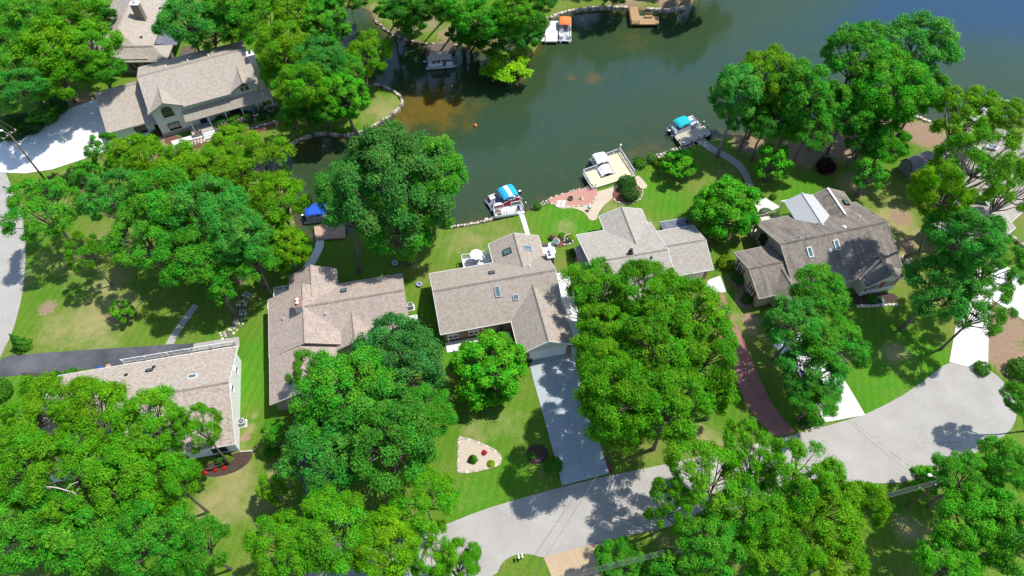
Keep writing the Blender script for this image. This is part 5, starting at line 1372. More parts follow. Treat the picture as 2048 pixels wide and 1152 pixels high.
BASE = {(820, 40): (822, 62), (868, 58): (868, 74), (945, 72): (942, 84), (1243, 852): (1234, 902), (1232, 800): (1228, 885), (858, 425): (862, 474), (1880, 388): (1838, 506), (1930, 470): (1812, 512), (862, -4): (884, 44), (1000, 52): (998, 92), (1064, 48): (1060, 84), (1078, 0): (1082, 20), (1240, -16): (1232, 2), (140, 30): (165, 115), (95, 95): (150, 195), (205, 140): (225, 160), (40, 175): (95, 225), (120, 160): (150, 203), (80, 225): (104, 214), (205, 30): (208, 62), (428, 62): (434, 116), (735, 108): (734, 182),
        (600, 172): (620, 250), (650, 215): (660, 254), (582, 228): (588, 256), (832, 12): (846, 48), (900, 5): (905, 70), (955, 35): (955, 84), (1025, 22): (1030, 75), (925, 62): (925, 78), (985, 88): (985, 98), (1054, 74): (1046, 98),
        (1012, 130): (1006, 116), (780, 20): (788, 50), (1216, -24): (1214, 0), (1395, -30): (1396, -24), (700, -6): (700, 0), (704, 394): (718, 545), (790, 362): (820, 527), (866, 345): (868, 472), (770, 325): (782, 462), (75, 820): (95, 915), (185, 835): (215, 968),
        (670, 1060): (735, 1082), (770, 1090): (752, 1076), (860, 1095): (850, 1050), (918, 1128): (912, 1206), (2000, 220): (1962, 262), (2030, 370): (1900, 520), (2040, 800): (2052, 862), (1668, 690): (1694, 724), (1500, 918): (1515, 1066), (1410, 950): (1440, 1052),
        (1240, 1128): (1262, 1160), (1196, 580): (1206, 640)}
def tree(px, py, rpx, hz, var, col, label, group=None, base=None, name='tree', sq=1.0, cat='tree'):
    """crown centre seen at pixel (px, py), hz metres up, half as wide as rpx pixels; base: pixel of the foot when the trunk leans"""
    crown, trunk, limbs, R0, cz = TV[var]
    p = G(px, py, hz)
    base = base or BASE.get((px, py))
    s = rpx / pxm(px, py, hz) / R0
    tree_n[0] += 1
    rz = tree_n[0] * 2.1
    t = thing(name, label, cat, (p.x, p.y, -.05), rz, group)
    t.scale = (s, s * sq, hz / cz)
    tk = put(trunk, 'trunk', t)
    c = put(crown, 'crown', t)
    kz = min(1.15, max(.6, s * cz / hz)); c.scale = (1, 1, kz); c.location = (0, 0, cz * (1 - kz))
    lb = put(limbs, 'limbs', t); lb.scale = c.scale; lb.location = c.location
    if base:
        q = G(*base)
        t.location = (q.x, q.y, -.05)
        d = Matrix.Rotation(-rz, 2) @ Vector((p.x - q.x, p.y - q.y))
        sh = Matrix.Identity(4); sh[0][2] = d.x / s / cz; sh[1][2] = d.y / (s * sq) / cz
        tk.matrix_parent_inverse = sh; c.matrix_parent_inverse = sh; lb.matrix_parent_inverse = sh
    k = 0.92 + 0.16 * ((tree_n[0] * 37) % 17) / 16
    c.color = (col[0] * k, col[1] * k, col[2] * k, 1)
    return t

FOREST_L = 'woodland trees at the top left'
T_ = [
 # top left wood
 (52, 40, 62, 12, 'oak1', GG, 'broad green tree in the top left corner of the wood'),
 (140, 30, 62, 12, 'oak2', MG, 'green tree at the top edge left of the beige roofed house'),
 (15, 110, 60, 12, 'oak3', GG, 'dark gapped tree on the left edge below the corner tree'),
 (95, 95, 66, 12, 'oak4', YG, 'yellowish oak in the middle of the top left wood'),
 (175, 95, 62, 11, 'oak5', MG, 'rounded green oak touching the beige roofed house'),
 (205, 140, 48, 8, 'oak1', GG, 'green oak just above the garage wing of the grey sided house'),
 (40, 175, 58, 11, 'oak6', BG, 'bluish green oak over the three clipped hedges'),
 (120, 160, 58, 8, 'oak3', MG, 'oak shading the end of the wide white driveway'),
 (80, 225, 26, 5, 'small2', DG, 'small dark tree just behind the clipped hedges'),
 (205, 30, 26, 7, 'small1', DG, 'dark small tree at the left eave of the beige roofed house'),
 # top centre wood
 (372, 40, 58, 12, 'oak2', BG, 'bluish green oak right of the tall chimney house'),
 (428, 62, 52, 8, 'oak4', DG, 'dark green oak behind the ridge of the two storey house'),
 (455, 10, 58, 12, 'oak1', GG, 'green oak cut by the top edge above the two storey house'),
 (525, 45, 62, 10, 'oak3', MG, 'mid green oak in the middle of the top centre wood'),
 (600, 20, 56, 12, 'oak5', YG, 'yellow green oak at the top edge near the channel'),
 (650, 50, 46, 11, 'tall1', GG, 'tall tree on the left bank of the narrow channel'),
 (565, 95, 56, 12, 'oak6', YG, 'yellowish oak between the porch roof and the channel'),
 (640, 115, 54, 11, 'oak2', BG, 'bluish oak leaning over the channel bend'),
 (735, 108, 44, 6.5, 'oak4', YG, 'yellow green tree overhanging the water at the point'),
 (560, 142, 42, 8, 'oak1', MG, 'oak hiding the right end of the two storey roof'),
 (600, 172, 56, 12, 'oak3', MG, 'large oak right of the long porch'),
 (690, 190, 44, 8, 'round1', LG, 'bright green upright tree on the point lawn'),
 (650, 215, 40, 7, 'round2', GG, 'round green tree behind the stone sea wall'),
 (582, 228, 28, 6, 'small1', GG, 'small tree at the right end of the porch'),
 (690, 140, 40, 9, 'oak5', GG, 'green tree behind the bright upright tree'),
 # peninsula
 (832, 12, 56, 12, 'oak2', DG, 'dark oak at the top edge on the peninsula shore'),
 (900, 5, 60, 13, 'oak3', GG, 'oak at the top edge above the tan canopy boat'),
 (955, 35, 58, 12, 'oak4', GG, 'green oak in the middle of the peninsula'),
 (1025, 22, 50, 12, 'oak1', MG, 'oak at the top edge left of the orange canopy boat'),
 (925, 62, 36, 7, 'small2', DG, 'dark low tree on the shaded peninsula bank'),
 (985, 88, 32, 5, 'oak6', DG, 'dark tree on the peninsula tip behind the yellow bush'),
 (1054, 74, 32, 4.5, 'oak5', BG, 'bluish tree leaning over the water by the white dock'),
 (1012, 130, 48, 2.2, 'small1', (0.15, 0.46, 0.008), 'bright yellow green bush spilling into the lake'),
 (780, 20, 30, 9, 'tall1', GG, 'slim tree beside the sunlit patch on the far channel bank'),
 (1216, -24, 42, 6, 'oak3', DG, 'dark tree at the top edge between the white dock and the wooden dock'),
 (1395, -30, 44, 6, 'oak2', DG, 'dark tree at the top edge right of the wooden dock'),
 (700, -6, 40, 7, 'oak4', DG, 'dark tree closing the head of the channel'),
 (862, -4, 50, 12, 'oak5', DG, 'dark oak on the shaded peninsula left of centre'),
 (1000, 52, 46, 9, 'oak2', GG, 'green oak at the neck of the peninsula tip'),
 (1064, 48, 36, 6, 'oak3', DG, 'dark oak directly left of the white floating dock'),
 (1078, 0, 36, 6, 'oak6', DG, 'dark tree at the top edge left of the orange canopy boat corner'),
 (1240, -16, 36, 5, 'oak4', DG, 'dark tree at the top edge directly left of the wooden dock'),
 (820, 40, 34, 4, 'small1', GG, 'low leafy tree on the far channel bank'),
 (945, 72, 32, 4.5, 'small1', GG, 'low tree on the bank right of the tan canopy boat'),
 # left garden
 (88, 418, 70, 10, 'open1', GG, 'open branched tree over the edge of the left road'),
 (170, 505, 34, 8, 'open2', MG, 'low right limb crown of the roadside tree'),
 (215, 300, 36, 8, 'open1', GG, 'thin sparse tree in front of the white driveway'),
 (275, 310, 54, 9, 'oak1', YG, 'yellow green tree below the garage of the two storey house'),
 (368, 340, 60, 9, 'oak4', YG, 'yellow green oak below the porch steps'),
 (462, 296, 52, 8, 'oak5', YG, 'yellow oak in front of the porch planting'),
 (520, 330, 64, 11, 'open2', YG, 'yellow oak with bare limbs reaching over the inlet'),
 (555, 400, 62, 10, 'oak2', YG, 'yellow green oak beside the blue canopy boat'),
 (240, 398, 66, 11, 'open1', BG, 'bluish open crowned tree over the left garden'),
 (325, 402, 76, 12, 'oak3', GG, 'tall green oak in the middle of the left garden'),
 (420, 420, 78, 12, 'oak6', BG, 'bluish green oak by the inlet'),
 (285, 480, 64, 10, 'open2', GG, 'spreading oak over the dappled left lawn'),
 (390, 512, 74, 10, 'oak2', GG, 'dense green oak above the stepped walk'),
 (478, 472, 68, 12, 'oak1', BG, 'grey green tree over the dry stone bed'),
 (575, 495, 44, 7, 'round2', YG, 'bright yellow green round tree beside the pink roofed house'),
 (510, 520, 46, 9, 'oak4', GG, 'green tree left of the bright round tree'),
 (440, 575, 30, 7, 'small1', GG, 'small low crown over the thin leaning trunks'),
 (245, 620, 24, 2.2, 'small2', MG, 'small bushy tree on the dry patch of the left lawn'),
 # lakeside pair
 (704, 394, 74, 12, 'oak5', BG, 'bluish left tree of the great lakeside group over the tan dock'),
 (790, 362, 112, 14, 'dense1', (0.045, 0.24, 0.03), 'tallest middle tree of the great lakeside group'),
 (866, 345, 76, 13, 'oak1', GG, 'right hand tree of the great lakeside group'),
 (770, 325, 70, 13, 'oak2', BG, 'back tree of the great lakeside group against the water'),
 (790, 448, 78, 8.5, 'oak4', GG, 'low front crown of the great lakeside group'),
 (858, 425, 54, 9, 'oak3', GG, 'low right crown of the great lakeside group at the shore'),
 (440, 345, 60, 11, 'oak5', YG, 'yellow green oak between the porch bed and the inlet'),
 (180, 350, 30, 6, 'small2', GG, 'small tree at the edge of the reddish mulch below the white driveway'),
 # front gardens
 (976, 738, 72, 4.6, 'round1', LG, 'round bright green tree in front of the middle house'),
 (798, 724, 92, 8, 'dense1', (0.040, 0.250, 0.046), 'dense dark blue green tree against the pink roofed house'),
 (690, 790, 98, 11, 'dense2', GG, 'great oak covering the garage of the pink roofed house'),
 (625, 745, 44, 9, 'open2', GG, 'sparse oak crown over the lower pink roof'),
 (768, 872, 106, 11, 'dense1', (0.040, 0.305, 0.020), 'wide oak between the hidden driveway and the gravel island'),
 (650, 905, 86, 10, 'oak3', BG, 'bluish oak over the hidden asphalt driveway'),
 (850, 830, 60, 9, 'oak2', GG, 'oak crown touching the gravel island bed'),
 (850, 1000, 66, 10, 'oak4', MG, 'olive green oak at the street edge'),
 (548, 865, 26, 4.0, 'small1', GG, 'small green tree left of the hidden driveway'),
 (545, 975, 32, 4.5, 'small2', YG, 'yellow green small tree on the dry lawn'),
 # bottom left wood
 (75, 820, 74, 10, 'oak4', YG, 'yellow green oak at the left end of the white house'),
 (185, 835, 80, 11, 'oak2', YG, 'yellow green oak over the middle of the white house'),
 (300, 850, 80, 11, 'oak1', MG, 'oak over the front eave of the white house'),
 (396, 856, 46, 11, 'open1', MG, 'ragged oak reaching over the white house corner'),
 (40, 930, 82, 12, 'oak3', MG, 'oak at the left edge below the white house'),
 (150, 950, 84, 12, 'open2', MG, 'oak with a bare dead limb showing'),
 (265, 960, 84, 12, 'oak5', MG, 'oak in the centre of the lower left wood'),
 (345, 962, 58, 11, 'oak6', MG, 'oak at the right edge of the lower left wood'),
 (50, 1060, 90, 11, 'oak2', GG, 'dark oak in the bottom left corner'),
 (180, 1075, 84, 11, 'oak1', GG, 'oak at the bottom edge beside the corner oak'),
 (300, 1080, 80, 11, 'oak4', GG, 'oak at the bottom edge with a pale trunk below'),
 (400, 1092, 60, 10, 'oak3', GG, 'oak at the bottom edge near the cut pole'),
 # bottom centre
 (565, 1092, 68, 11, 'oak5', MG, 'oak at the bottom edge below the dry lawn'),
 (670, 1060, 84, 11, 'oak2', MG, 'oak over the foot of the hidden driveway'),
 (770, 1090, 74, 11, 'oak1', YG, 'olive oak over the parked white van'),
 (860, 1095, 50, 9, 'open1', MG, 'open oak right of the parked white van'),
 (918, 1128, 48, 7, 'oak6', MG, 'small oak beside the street at the bottom edge'),
 # oaks before the grey roofed house
 (1196, 580, 68, 7, 'oak4', FC, 'oak crown overlapping the left of the grey roofed house'),
 (1290, 575, 66, 11, 'oak2', FC, 'oak crown against the ridge of the grey roofed house'),
 (1382, 625, 80, 11, 'oak1', FC, 'yellow green oak over the red driveway head'),
 (1216, 668, 72, 8, 'oak5', FC, 'oak crown beside the middle house garage'),
 (1320, 690, 84, 12, 'oak3', FC, 'darker oak in the centre of the front grove'),
 (1414, 706, 68, 11, 'oak6', FC, 'yellow green oak beside the red driveway'),
 (1232, 800, 84, 16, 'oak2', FC, 'bright green oak over the lower middle driveway'),
 (1345, 810, 80, 13, 'oak4', FC, 'oak crown over the dry verge'),
 (1440, 790, 34, 7, 'small1', FC, 'small oak crown at the bend of the red driveway'),
 (1210, 742, 62, 12, 'oak1', FC, 'oak crown over the upper middle driveway'),
 (1243, 852, 58, 10, 'oak3', FC, 'lowest bright oak crown beside the middle driveway'),
 (1224, 786, 60, 10, 'oak6', FC, 'inner oak crown shading the middle driveway'),
 # by the lake, centre right
 (1505, 228, 46, 8, 'oak4', GG, 'low green crown right of the teal boat dock'),
 (1575, 248, 46, 7.5, 'oak3', GG, 'low crown filling the middle of the right shore group'),
 (1660, 205, 50, 10, 'oak1', GG, 'rounded green crown between the two tall shore groups'),
 (1755, 235, 50, 9, 'oak5', GG, 'low bright crown above the dark red bush'),
 (1850, 180, 50, 10, 'oak6', GG, 'green crown at the right end of the right shore group'),
 (1448, 415, 64, 5.0, 'round2', LG, 'round glossy green tree between the two right houses'),
 (1360, 328, 36, 2.8, 'small1', LG, 'small bright tree on the lawn beside the winding walk'),
 (1545, 325, 40, 4.0, 'small2', LG, 'small light green tree right of the winding walk'),
 (1475, 190, 52, 13, 'tall2', BG, 'slender pale trunked tree by the teal boat'),
 (1540, 155, 68, 13, 'dense2', YG, 'tall yellow green tree on the right shore'),
 (1600, 190, 56, 13, 'tall2', GG, 'tall green tree right of the yellow shore tree'),
 (1620, 255, 46, 9, 'oak6', GG, 'low green crown over the shaded shore mulch'),
 (1535, 240, 46, 9, 'oak2', DG, 'shaded crown among the pale shore trunks'),
 (1720, 110, 72, 14, 'oak3', GG, 'great tree standing before the blue water'),
 (1835, 95, 78, 14, 'oak1', BG, 'bluish tree with its top against the open lake'),
 (1790, 180, 78, 13, 'dense2', LG, 'bright green tree in the middle of the right shore group'),
 (1700, 215, 56, 10, 'oak4', GG, 'lower green tree left in the right shore group'),
 (1770, 285, 48, 7, 'oak2', LG, 'leafy green tree beside the barn shaped shed'),
 (1725, 275, 40, 7, 'oak6', DG, 'dark low tree behind the dark red bush'),
 (1740, 350, 34, 5, 'small2', GG, 'thin small tree below the barn shaped shed'),
 # right
 (1930, 235, 58, 13, 'open1', YG, 'yellow green oak top left of the moored white boat'),
 (2000, 220, 52, 13, 'oak4', YG, 'yellow green oak crown over the moored white boat'),
 (1955, 330, 70, 15, 'open2', MG, 'open oak with dark forked limbs over the right house'),
 (2030, 370, 52, 11, 'open1', MG, 'oak crown at the right edge over the grey roof'),
 (1880, 388, 62, 17, 'oak3', YG, 'oak limb crown over the dark gable'),
 (1930, 470, 74, 16, 'oak2', BG, 'bluish green oak above the leaning trunk'),
 (1990, 530, 56, 11, 'open1', GG, 'open oak crown over the white parking pad'),
 (1880, 570, 72, 11, 'oak5', BG, 'great leaning oak crown in front of the right house'),
 (1960, 620, 54, 10, 'open2', GG, 'open oak crown over the far right driveway'),
 (2040, 800, 36, 8, 'oak1', GG, 'tree at the right edge beside the turning place'),
 (1640, 585, 62, 9, 'oak1', GG, 'oak before the skylights of the red shuttered house'),
 (1590, 650, 62, 9, 'oak3', BG, 'bluish oak at the front corner of the red shuttered house'),
 (1668, 690, 66, 9, 'oak4', GG, 'oak over the head of the white driveway'),
 (1622, 742, 68, 7, 'oak6', BG, 'oak left of the white driveway'),
 (1628, 800, 50, 6, 'oak2', GG, 'low tree at the mouth of the white driveway'),
 # bottom right
 (1500, 918, 58, 11, 'open1', MG, 'open oak overhanging the end of the red driveway'),
 (1410, 950, 74, 12, 'open2', MG, 'forked oak spreading over the street'),
 (1600, 950, 72, 12, 'open1', MG, 'oak crown over the street before the turning place'),
 (1340, 1010, 48, 11, 'open1', MG, 'left limb crown of the forked oak over the street'),
 (1510, 1020, 70, 11, 'oak4', MG, 'oak in the middle of the lower right wood'),
 (1650, 1020, 78, 11, 'oak2', YG, 'yellow green oak left of the utility pole'),
 (1730, 1010, 46, 10, 'oak3', YG, 'yellow oak crown touching the overhead wires'),
 (1420, 1090, 72, 10, 'oak5', GG, 'oak at the bottom edge right of the tan driveway'),
 (1545, 1110, 76, 10, 'oak1', MG, 'oak at the bottom edge of the lower right wood'),
 (1665, 1115, 70, 10, 'oak6', YG, 'yellow green oak at the bottom edge'),
 (1240, 1128, 50, 6, 'oak2', GG, 'low tree at the bottom edge beside the tan driveway'),
 (1330, 1140, 40, 7, 'small1', GG, 'small tree cut by the bottom edge'),
 (1935, 960, 62, 9, 'oak2', GG, 'green oak right of the utility pole'),
 (2010, 930, 58, 10, 'oak1', GG, 'oak at the right edge below the turning place'),
 (1960, 1050, 80, 10, 'oak5', LG, 'bright green oak in the lower right corner wood'),
 (2040, 1080, 76, 11, 'oak3', GG, 'oak in the bottom right corner'),
 (1900, 1130, 60, 9, 'oak4', LG, 'bright oak at the bottom edge near the corner'),
 (1850, 960, 30, 3, 'small2', LG, 'small bright tree at the foot of the utility pole'),
]
for a in T_: tree(*a)
# trees on the far shore: they stand past the picture's top edge and show only as their mirror image in the lake
for i, (x, y, hh) in enumerate([(1090, -36, 13), (1150, -40, 14), (1215, -36, 13), (1285, -40, 14), (1350, -36, 13), (1410, -52, 14), (1120, -80, 15), (1250, -85, 15), (1340, -90, 14), (960, -40, 13), (850, -40, 13), (740, -50, 13), (1450, -80, 14)]):
    q = G(x, y); cp = Vector((q.x, q.y, hh)) - Vector((0, 0, CAM_H)); zz = cp.dot(FW)
    tree(1024 + FPX * cp.x / zz, 576 - FPX * cp.dot(UP) / zz, 50, hh, ('oak1', 'oak2', 'oak3', 'oak6')[i % 4], GG, 'green far shore tree mirrored in the lake', 'far shore trees mirrored in the lake')
print('trees', tree_n[0], 'tris', sum(len(v[0].polygons) for v in TV.values()))

def make_shrub(seed, n=2600, leaf=.10, rz=.85, base=-.25, lumps=10, amp=.12):
    rng = np.random.default_rng(seed)
    u = unit(rng, n)
    L = unit(rng, lumps)
    k = 1 + amp * np.max(u @ L.T, axis=1) ** 4 - amp * .4
    r = rng.uniform(.8, 1.0, n) * k
    P = u * r[:, None] * np.array([1, 1, rz]) + [0, 0, rz + base]
    keep = P[:, 2] > .02
    P, u = P[keep], u[keep]
    n = len(P)
    ix = np.argmax(u @ L.T, axis=1)
    lv = rng.uniform(.25, .75, lumps)
    T = np.stack([np.clip(.45 + rng.normal(size=n) * .14, 0, 1), np.clip(lv[ix] * .6 + .2 + rng.normal(size=n) * .14, 0, 1)], 1)
    return leaf_mesh('foliage', P, u + rng.normal(size=(n, 3)) * .45 + [0, 0, .3], leaf * rng.uniform(.7, 1.4, n), T, rng)
SV = {'ball': make_shrub(61), 'ball2': make_shrub(62, amp=.2), 'loose': make_shrub(63, n=1300, leaf=.17, amp=.5, lumps=14, rz=.8), 'cone': None, 'tuft': None}
def make_cone(seed, n=2000):
    rng = np.random.default_rng(seed)
    z = 1 - np.sqrt(rng.uniform(0, 1, n)); ph = rng.uniform(0, 2 * np.pi, n)
    rr = (1 - z) * (.92 + .12 * np.sin(ph * 5 + z * 20)) * rng.uniform(.75, 1, n)
    P = np.stack([rr * np.cos(ph), rr * np.sin(ph), z * 2.6], 1)
    Nn = np.stack([np.cos(ph), np.sin(ph), np.full(n, .7)], 1) + rng.normal(size=(n, 3)) * .5
    T = np.stack([np.clip(.5 + rng.normal(size=n) * .15, 0, 1), np.clip(.5 + rng.normal(size=n) * .18, 0, 1)], 1)
    return leaf_mesh('foliage', P, Nn, .13 * rng.uniform(.7, 1.4, n), T, rng)
SV['cone'] = make_cone(64)
def make_tuft(seed):
    rng = np.random.default_rng(seed)
    n = 260
    ph = rng.uniform(0, 2 * np.pi, n); r = rng.uniform(.1, 1, n)
    P = np.stack([r * np.cos(ph), r * np.sin(ph), .9 * (1 - (r - .45) ** 2 * 2) * rng.uniform(.5, 1, n)], 1); P[:, 2] = np.maximum(P[:, 2], .03)
    T = np.stack([np.clip(.6 + rng.normal(size=n) * .15, 0, 1), np.clip(.6 + rng.normal(size=n) * .18, 0, 1)], 1)
    return leaf_mesh('foliage', P, np.stack([np.cos(ph) * .5, np.sin(ph) * .5, np.ones(n)], 1), .3 * rng.uniform(.7, 1.3, n), T, rng)
SV['tuft'] = make_tuft(65)
stem_me = MB().tube([(0, 0, -.05), (0, 0, .35), (.05, .02, .9)], [.09, .07, .03], 6).mesh('stem', [M['bark']], True, False)
def shrub(px, py, rpx, var, col, label, name='shrub', zs=1.0, group=None, cat='shrub', z=0.0):
    p = G(px, py, z)
    s = rpx / pxm(px, py)
    t = thing(name, label, cat, (p.x, p.y, z), px * .7, group)
    t.scale = (s, s, s * zs)
    put(stem_me, 'stem', t); f = put(SV[var], 'foliage', t); f.color = (*col, 1)
    return t
SG, SD, SY = (0.045, 0.24, 0.014), (0.028, 0.15, 0.018), (0.14, 0.32, 0.010)
for a in [
 (1253, 374, 19, 'ball', SD, 'upper of the two round shrubs beside the yellow dock'),
 (1258, 396, 18, 'ball2', SD, 'lower of the two round shrubs beside the yellow dock'),
 (1075, 415, 9, 'ball', SG, 'small round shrub at the shore right of the striped boat'),
 (1090, 532, 11, 'ball', SG, 'round shrub beside the chimney of the middle house'),
 (34, 268, 29, 'ball2', (0.02, 0.12, 0.012), 'leftmost clipped hedge ball along the white driveway'),
 (68, 258, 25, 'ball', (0.02, 0.12, 0.012), 'second clipped hedge ball from the left along the white driveway'),
 (98, 240, 23, 'ball2', SG, 'third clipped hedge ball from the left along the white driveway'),
 (118, 222, 21, 'ball', SD, 'hedge ball nearest the garage of the two storey house'),
 (48, 694, 20, 'cone', SG, 'conical evergreen at the corner of the left road and dark driveway'),
 (158, 365, 22, 'loose', SD, 'dark loose shrub below the white driveway'),
 (115, 382, 24, 'loose', (0.045, 0.05, 0.02), 'brownish dark shrub near the utility pole'),
 (8, 786, 24, 'ball2', SG, 'round evergreen at the left edge beside the white house lawn'),
 (946, 920, 11, 'cone', SG, 'small upright evergreen in the pale gravel island'),
 (982, 928, 8, 'tuft', SY, 'pale tufted grass plant in the gravel island'),
 (1105, 934, 19, 'ball', SG, 'clipped oval shrub at the mouth of the middle driveway'),
 (1063, 912, 8, 'tuft', SG, 'small leafy plant in the round mulch bed'),
 (458, 920, 10, 'cone', SY, 'small conical shrub at the corner of the white house'),
 (440, 922, 8, 'loose', SD, 'low loose shrub in the mulch bed by the white house'),
 (1650, 338, 17, 'loose', (0.04, 0.008, 0.012), 'dark red leaved bush in its mulch ring'),
 (1742, 600, 10, 'ball', SG, 'round shrub below the red shuttered gable'),
 (1478, 560, 14, 'loose', SD, 'dark shrub at the left wall of the red shuttered house'),
 (1492, 600, 11, 'loose', SD, 'second dark shrub at the left wall of the red shuttered house'),
 (1528, 436, 15, 'ball2', SD, 'dark shrub beside the wooden deck'),
 (1450, 530, 15, 'loose', SY, 'bright low shrub between the two right houses'),
 (1545, 396, 7, 'ball', SG, 'tiny shrub at the top of the winding walk'),
 (1278, 330, 12, 'loose', SG, 'leafy shrub at the shore right of the yellow dock'),
 (1302, 322, 11, 'ball2', SG, 'round shrub at the shore below the teal boat'),
 (1316, 330, 9, 'loose', SY, 'yellowish shrub behind the shore shrubs'),
 (1142, 476, 8, 'tuft', SY, 'pale green plant at the right rim of the pond'),
 (1124, 472, 7, 'tuft', SG, 'green plant at the left rim of the pond'),
 (1148, 508, 9, 'loose', SD, 'shrub at the left corner of the grey roofed house'),
 (445, 252, 14, 'loose', SD, 'first dark shrub from the steps along the porch'),
 (470, 247, 14, 'loose', SG, 'second shrub from the steps along the porch'),
 (497, 240, 13, 'loose', SD, 'third shrub from the steps along the porch'),
 (523, 234, 12, 'loose', SD, 'fourth shrub from the steps along the porch'),
 (548, 228, 12, 'loose', SD, 'last dark shrub along the porch'),
 (315, 270, 9, 'loose', (0.09, 0.12, 0.02), 'olive shrub at the foot of the front gable'),
 (145, 752, 13, 'loose', SG, 'leafy shrub at the left end of the white house deck'),
 (112, 750, 8, 'ball', SD, 'small dark ball shrub in the mulch strip'),
 (122, 756, 12, 'cone', SD, 'dark cone shrub at the left end of the white house'),
 (1142, 688, 6, 'ball', SD, 'small shrub right of the middle house garage door'),
 (1058, 722, 7, 'ball', SD, 'small shrub left of the middle house garage door'),
 (2025, 395, 16, 'ball', SG, 'round shrub at the right edge by the far right lawn'),
 (1960, 740, 14, 'loose', SG, 'low bush beside the far right driveway mouth'),
 (2035, 745, 22, 'loose', SG, 'leafy bush at the right edge above the turning place'),
 (1612, 845, 14, 'loose', SD, 'dark shrub at the street between two driveways'),
 (545, 905, 13, 'loose', SG, 'green shrub below the small tree on the side lawn'),
 (1850, 955, 18, 'loose', SG, 'bush at the street beside the utility pole'),
]: shrub(*a)
for i, (x, y) in enumerate([(411, 946), (431, 940), (449, 937)]):
    shrub(x, y, 4.2, 'loose', (0.6, 0.09, 0.02), ('left', 'middle', 'right')[i] + ' one of three orange flower clumps in the mulch bed', 'flower_clump', group='orange flower clumps', cat='flowers')
shrub(969, 906, 5, 'loose', (0.6, 0.01, 0.03), 'small red flower clump in the gravel island', 'flower_clump', cat='flowers')

# ---------------------------------------------------------------- street furniture and garden things
def to_px_height(base, py):
    return None
def utility_pole(label, base, h, arm_ang=0.0, lamp=False, transformer=False, plain=False):
    t = thing('utility_pole', label, 'utility pole', (base.x, base.y, 0))
    MB().tube([(0, 0, -.3), (0, 0, h * .5), (0, 0, h)], [.17, .14, .11], 8).build('pole', M['pole_wood'], t, True)
    if plain: return t
    a = Vector((math.cos(arm_ang), math.sin(arm_ang), 0))
    ca = MB().beam(a * -1.2 + Vector((0, 0, h - .4)), a * 1.2 + Vector((0, 0, h - .4)), .1, .12).build('crossarm', M['pole_wood'], t)
    for k in (-1.1, -.4, .4, 1.1):
        MB().lathe(a * k + Vector((0, 0, h - .34)), [(.04, 0), (.08, .06), (.05, .12), (.07, .18), (.03, .24)], 8).build('insulator', M['white_trim'], ca)
    if transformer:
        tr = MB().lathe((.38, .1, h - 1.9), [(.24, 0), (.26, .05), (.26, .85), (.2, .95), (.05, 1.0)], 12).build('transformer', M['galv'], t, True)
        MB().cyl((.38, .1, h - .95), .04, .25, 6).build('bushing', M['white_trim'], tr)
    if lamp:
        lm = MB().tube([(0, 0, h - .5), (-.7, .3, h - .1), (-1.2, .5, h - .05)], .04, 6).build('lamp_arm', M['galv'], t)
        MB().ball((-1.35, .56, h - .08), .22, 8, squash=(1.4, 1, .6)).build('lamp_head', M['white_trim'], lm, True)
    return t
pl = G(92, 362); pr = G(1812, 1012)
utility_pole('leaning looking dark utility pole by the wide white driveway', pl, 10.6, R(60), lamp=True)
utility_pole('utility pole with grey transformer and crossarm at the lower right', pr, 9.2, R(25), transformer=True, lamp=True)
p3 = G(524, 1062); 
utility_pole('short pale pole on the dry lawn at the bottom left', p3, 3.2, plain=True)
def wire(label, a, b, sag=.5, r=.018, mt=None):
    a, b = Vector(a), Vector(b)
    pts = []
    for i in range(15):
        s = i / 14
        p = a.lerp(b, s); p.z -= sag * 4 * s * (1 - s); pts.append(p)
    o = MB().tube([p - a for p in pts], r, 5).build('overhead_wire', mt or M['wire'], None, True); o.location = a
    return tag(o, label, 'wire', 'overhead wires')
top = Vector((pr.x, pr.y, 8.85))
far = G(880, 1215, 9)
for k, nm in ((-1.1, 'lowest of the wires running left from the lower right pole'), (-.4, 'second wire running left from the lower right pole'), (.4, 'third wire running left from the lower right pole'), (1.1, 'uppermost of the wires running left from the lower right pole')):
    off = Vector((math.cos(R(25)), math.sin(R(25)), .1)) * k
    wire(nm, top + off, far + off, .8)
wire('service wire from the lower right pole toward the turning place', top + Vector((0, 0, -.8)), G(2090, 880, 8.5), .6)
wire('service wire crossing the street below the middle driveway', G(1385, 650, 3.4), G(1060, 1162, 7.0), .35, .02)
tl = Vector((pl.x, pl.y, 10.2))
for k, nm in ((-1.1, 'left wire at the top of the dark pole'), (.4, 'middle wire at the top of the dark pole'), (1.1, 'right wire at the top of the dark pole')):
    off = Vector((.5, .87, 0)) * k
    wire(nm, tl + off, tl + off + Vector((-38, 26, 0)), .6)
wire('lower cable from the dark pole to the left', tl + Vector((0, 0, -3.6)), tl + Vector((-30, 20, -3.6)), .4, .025, M['wire_dark'])

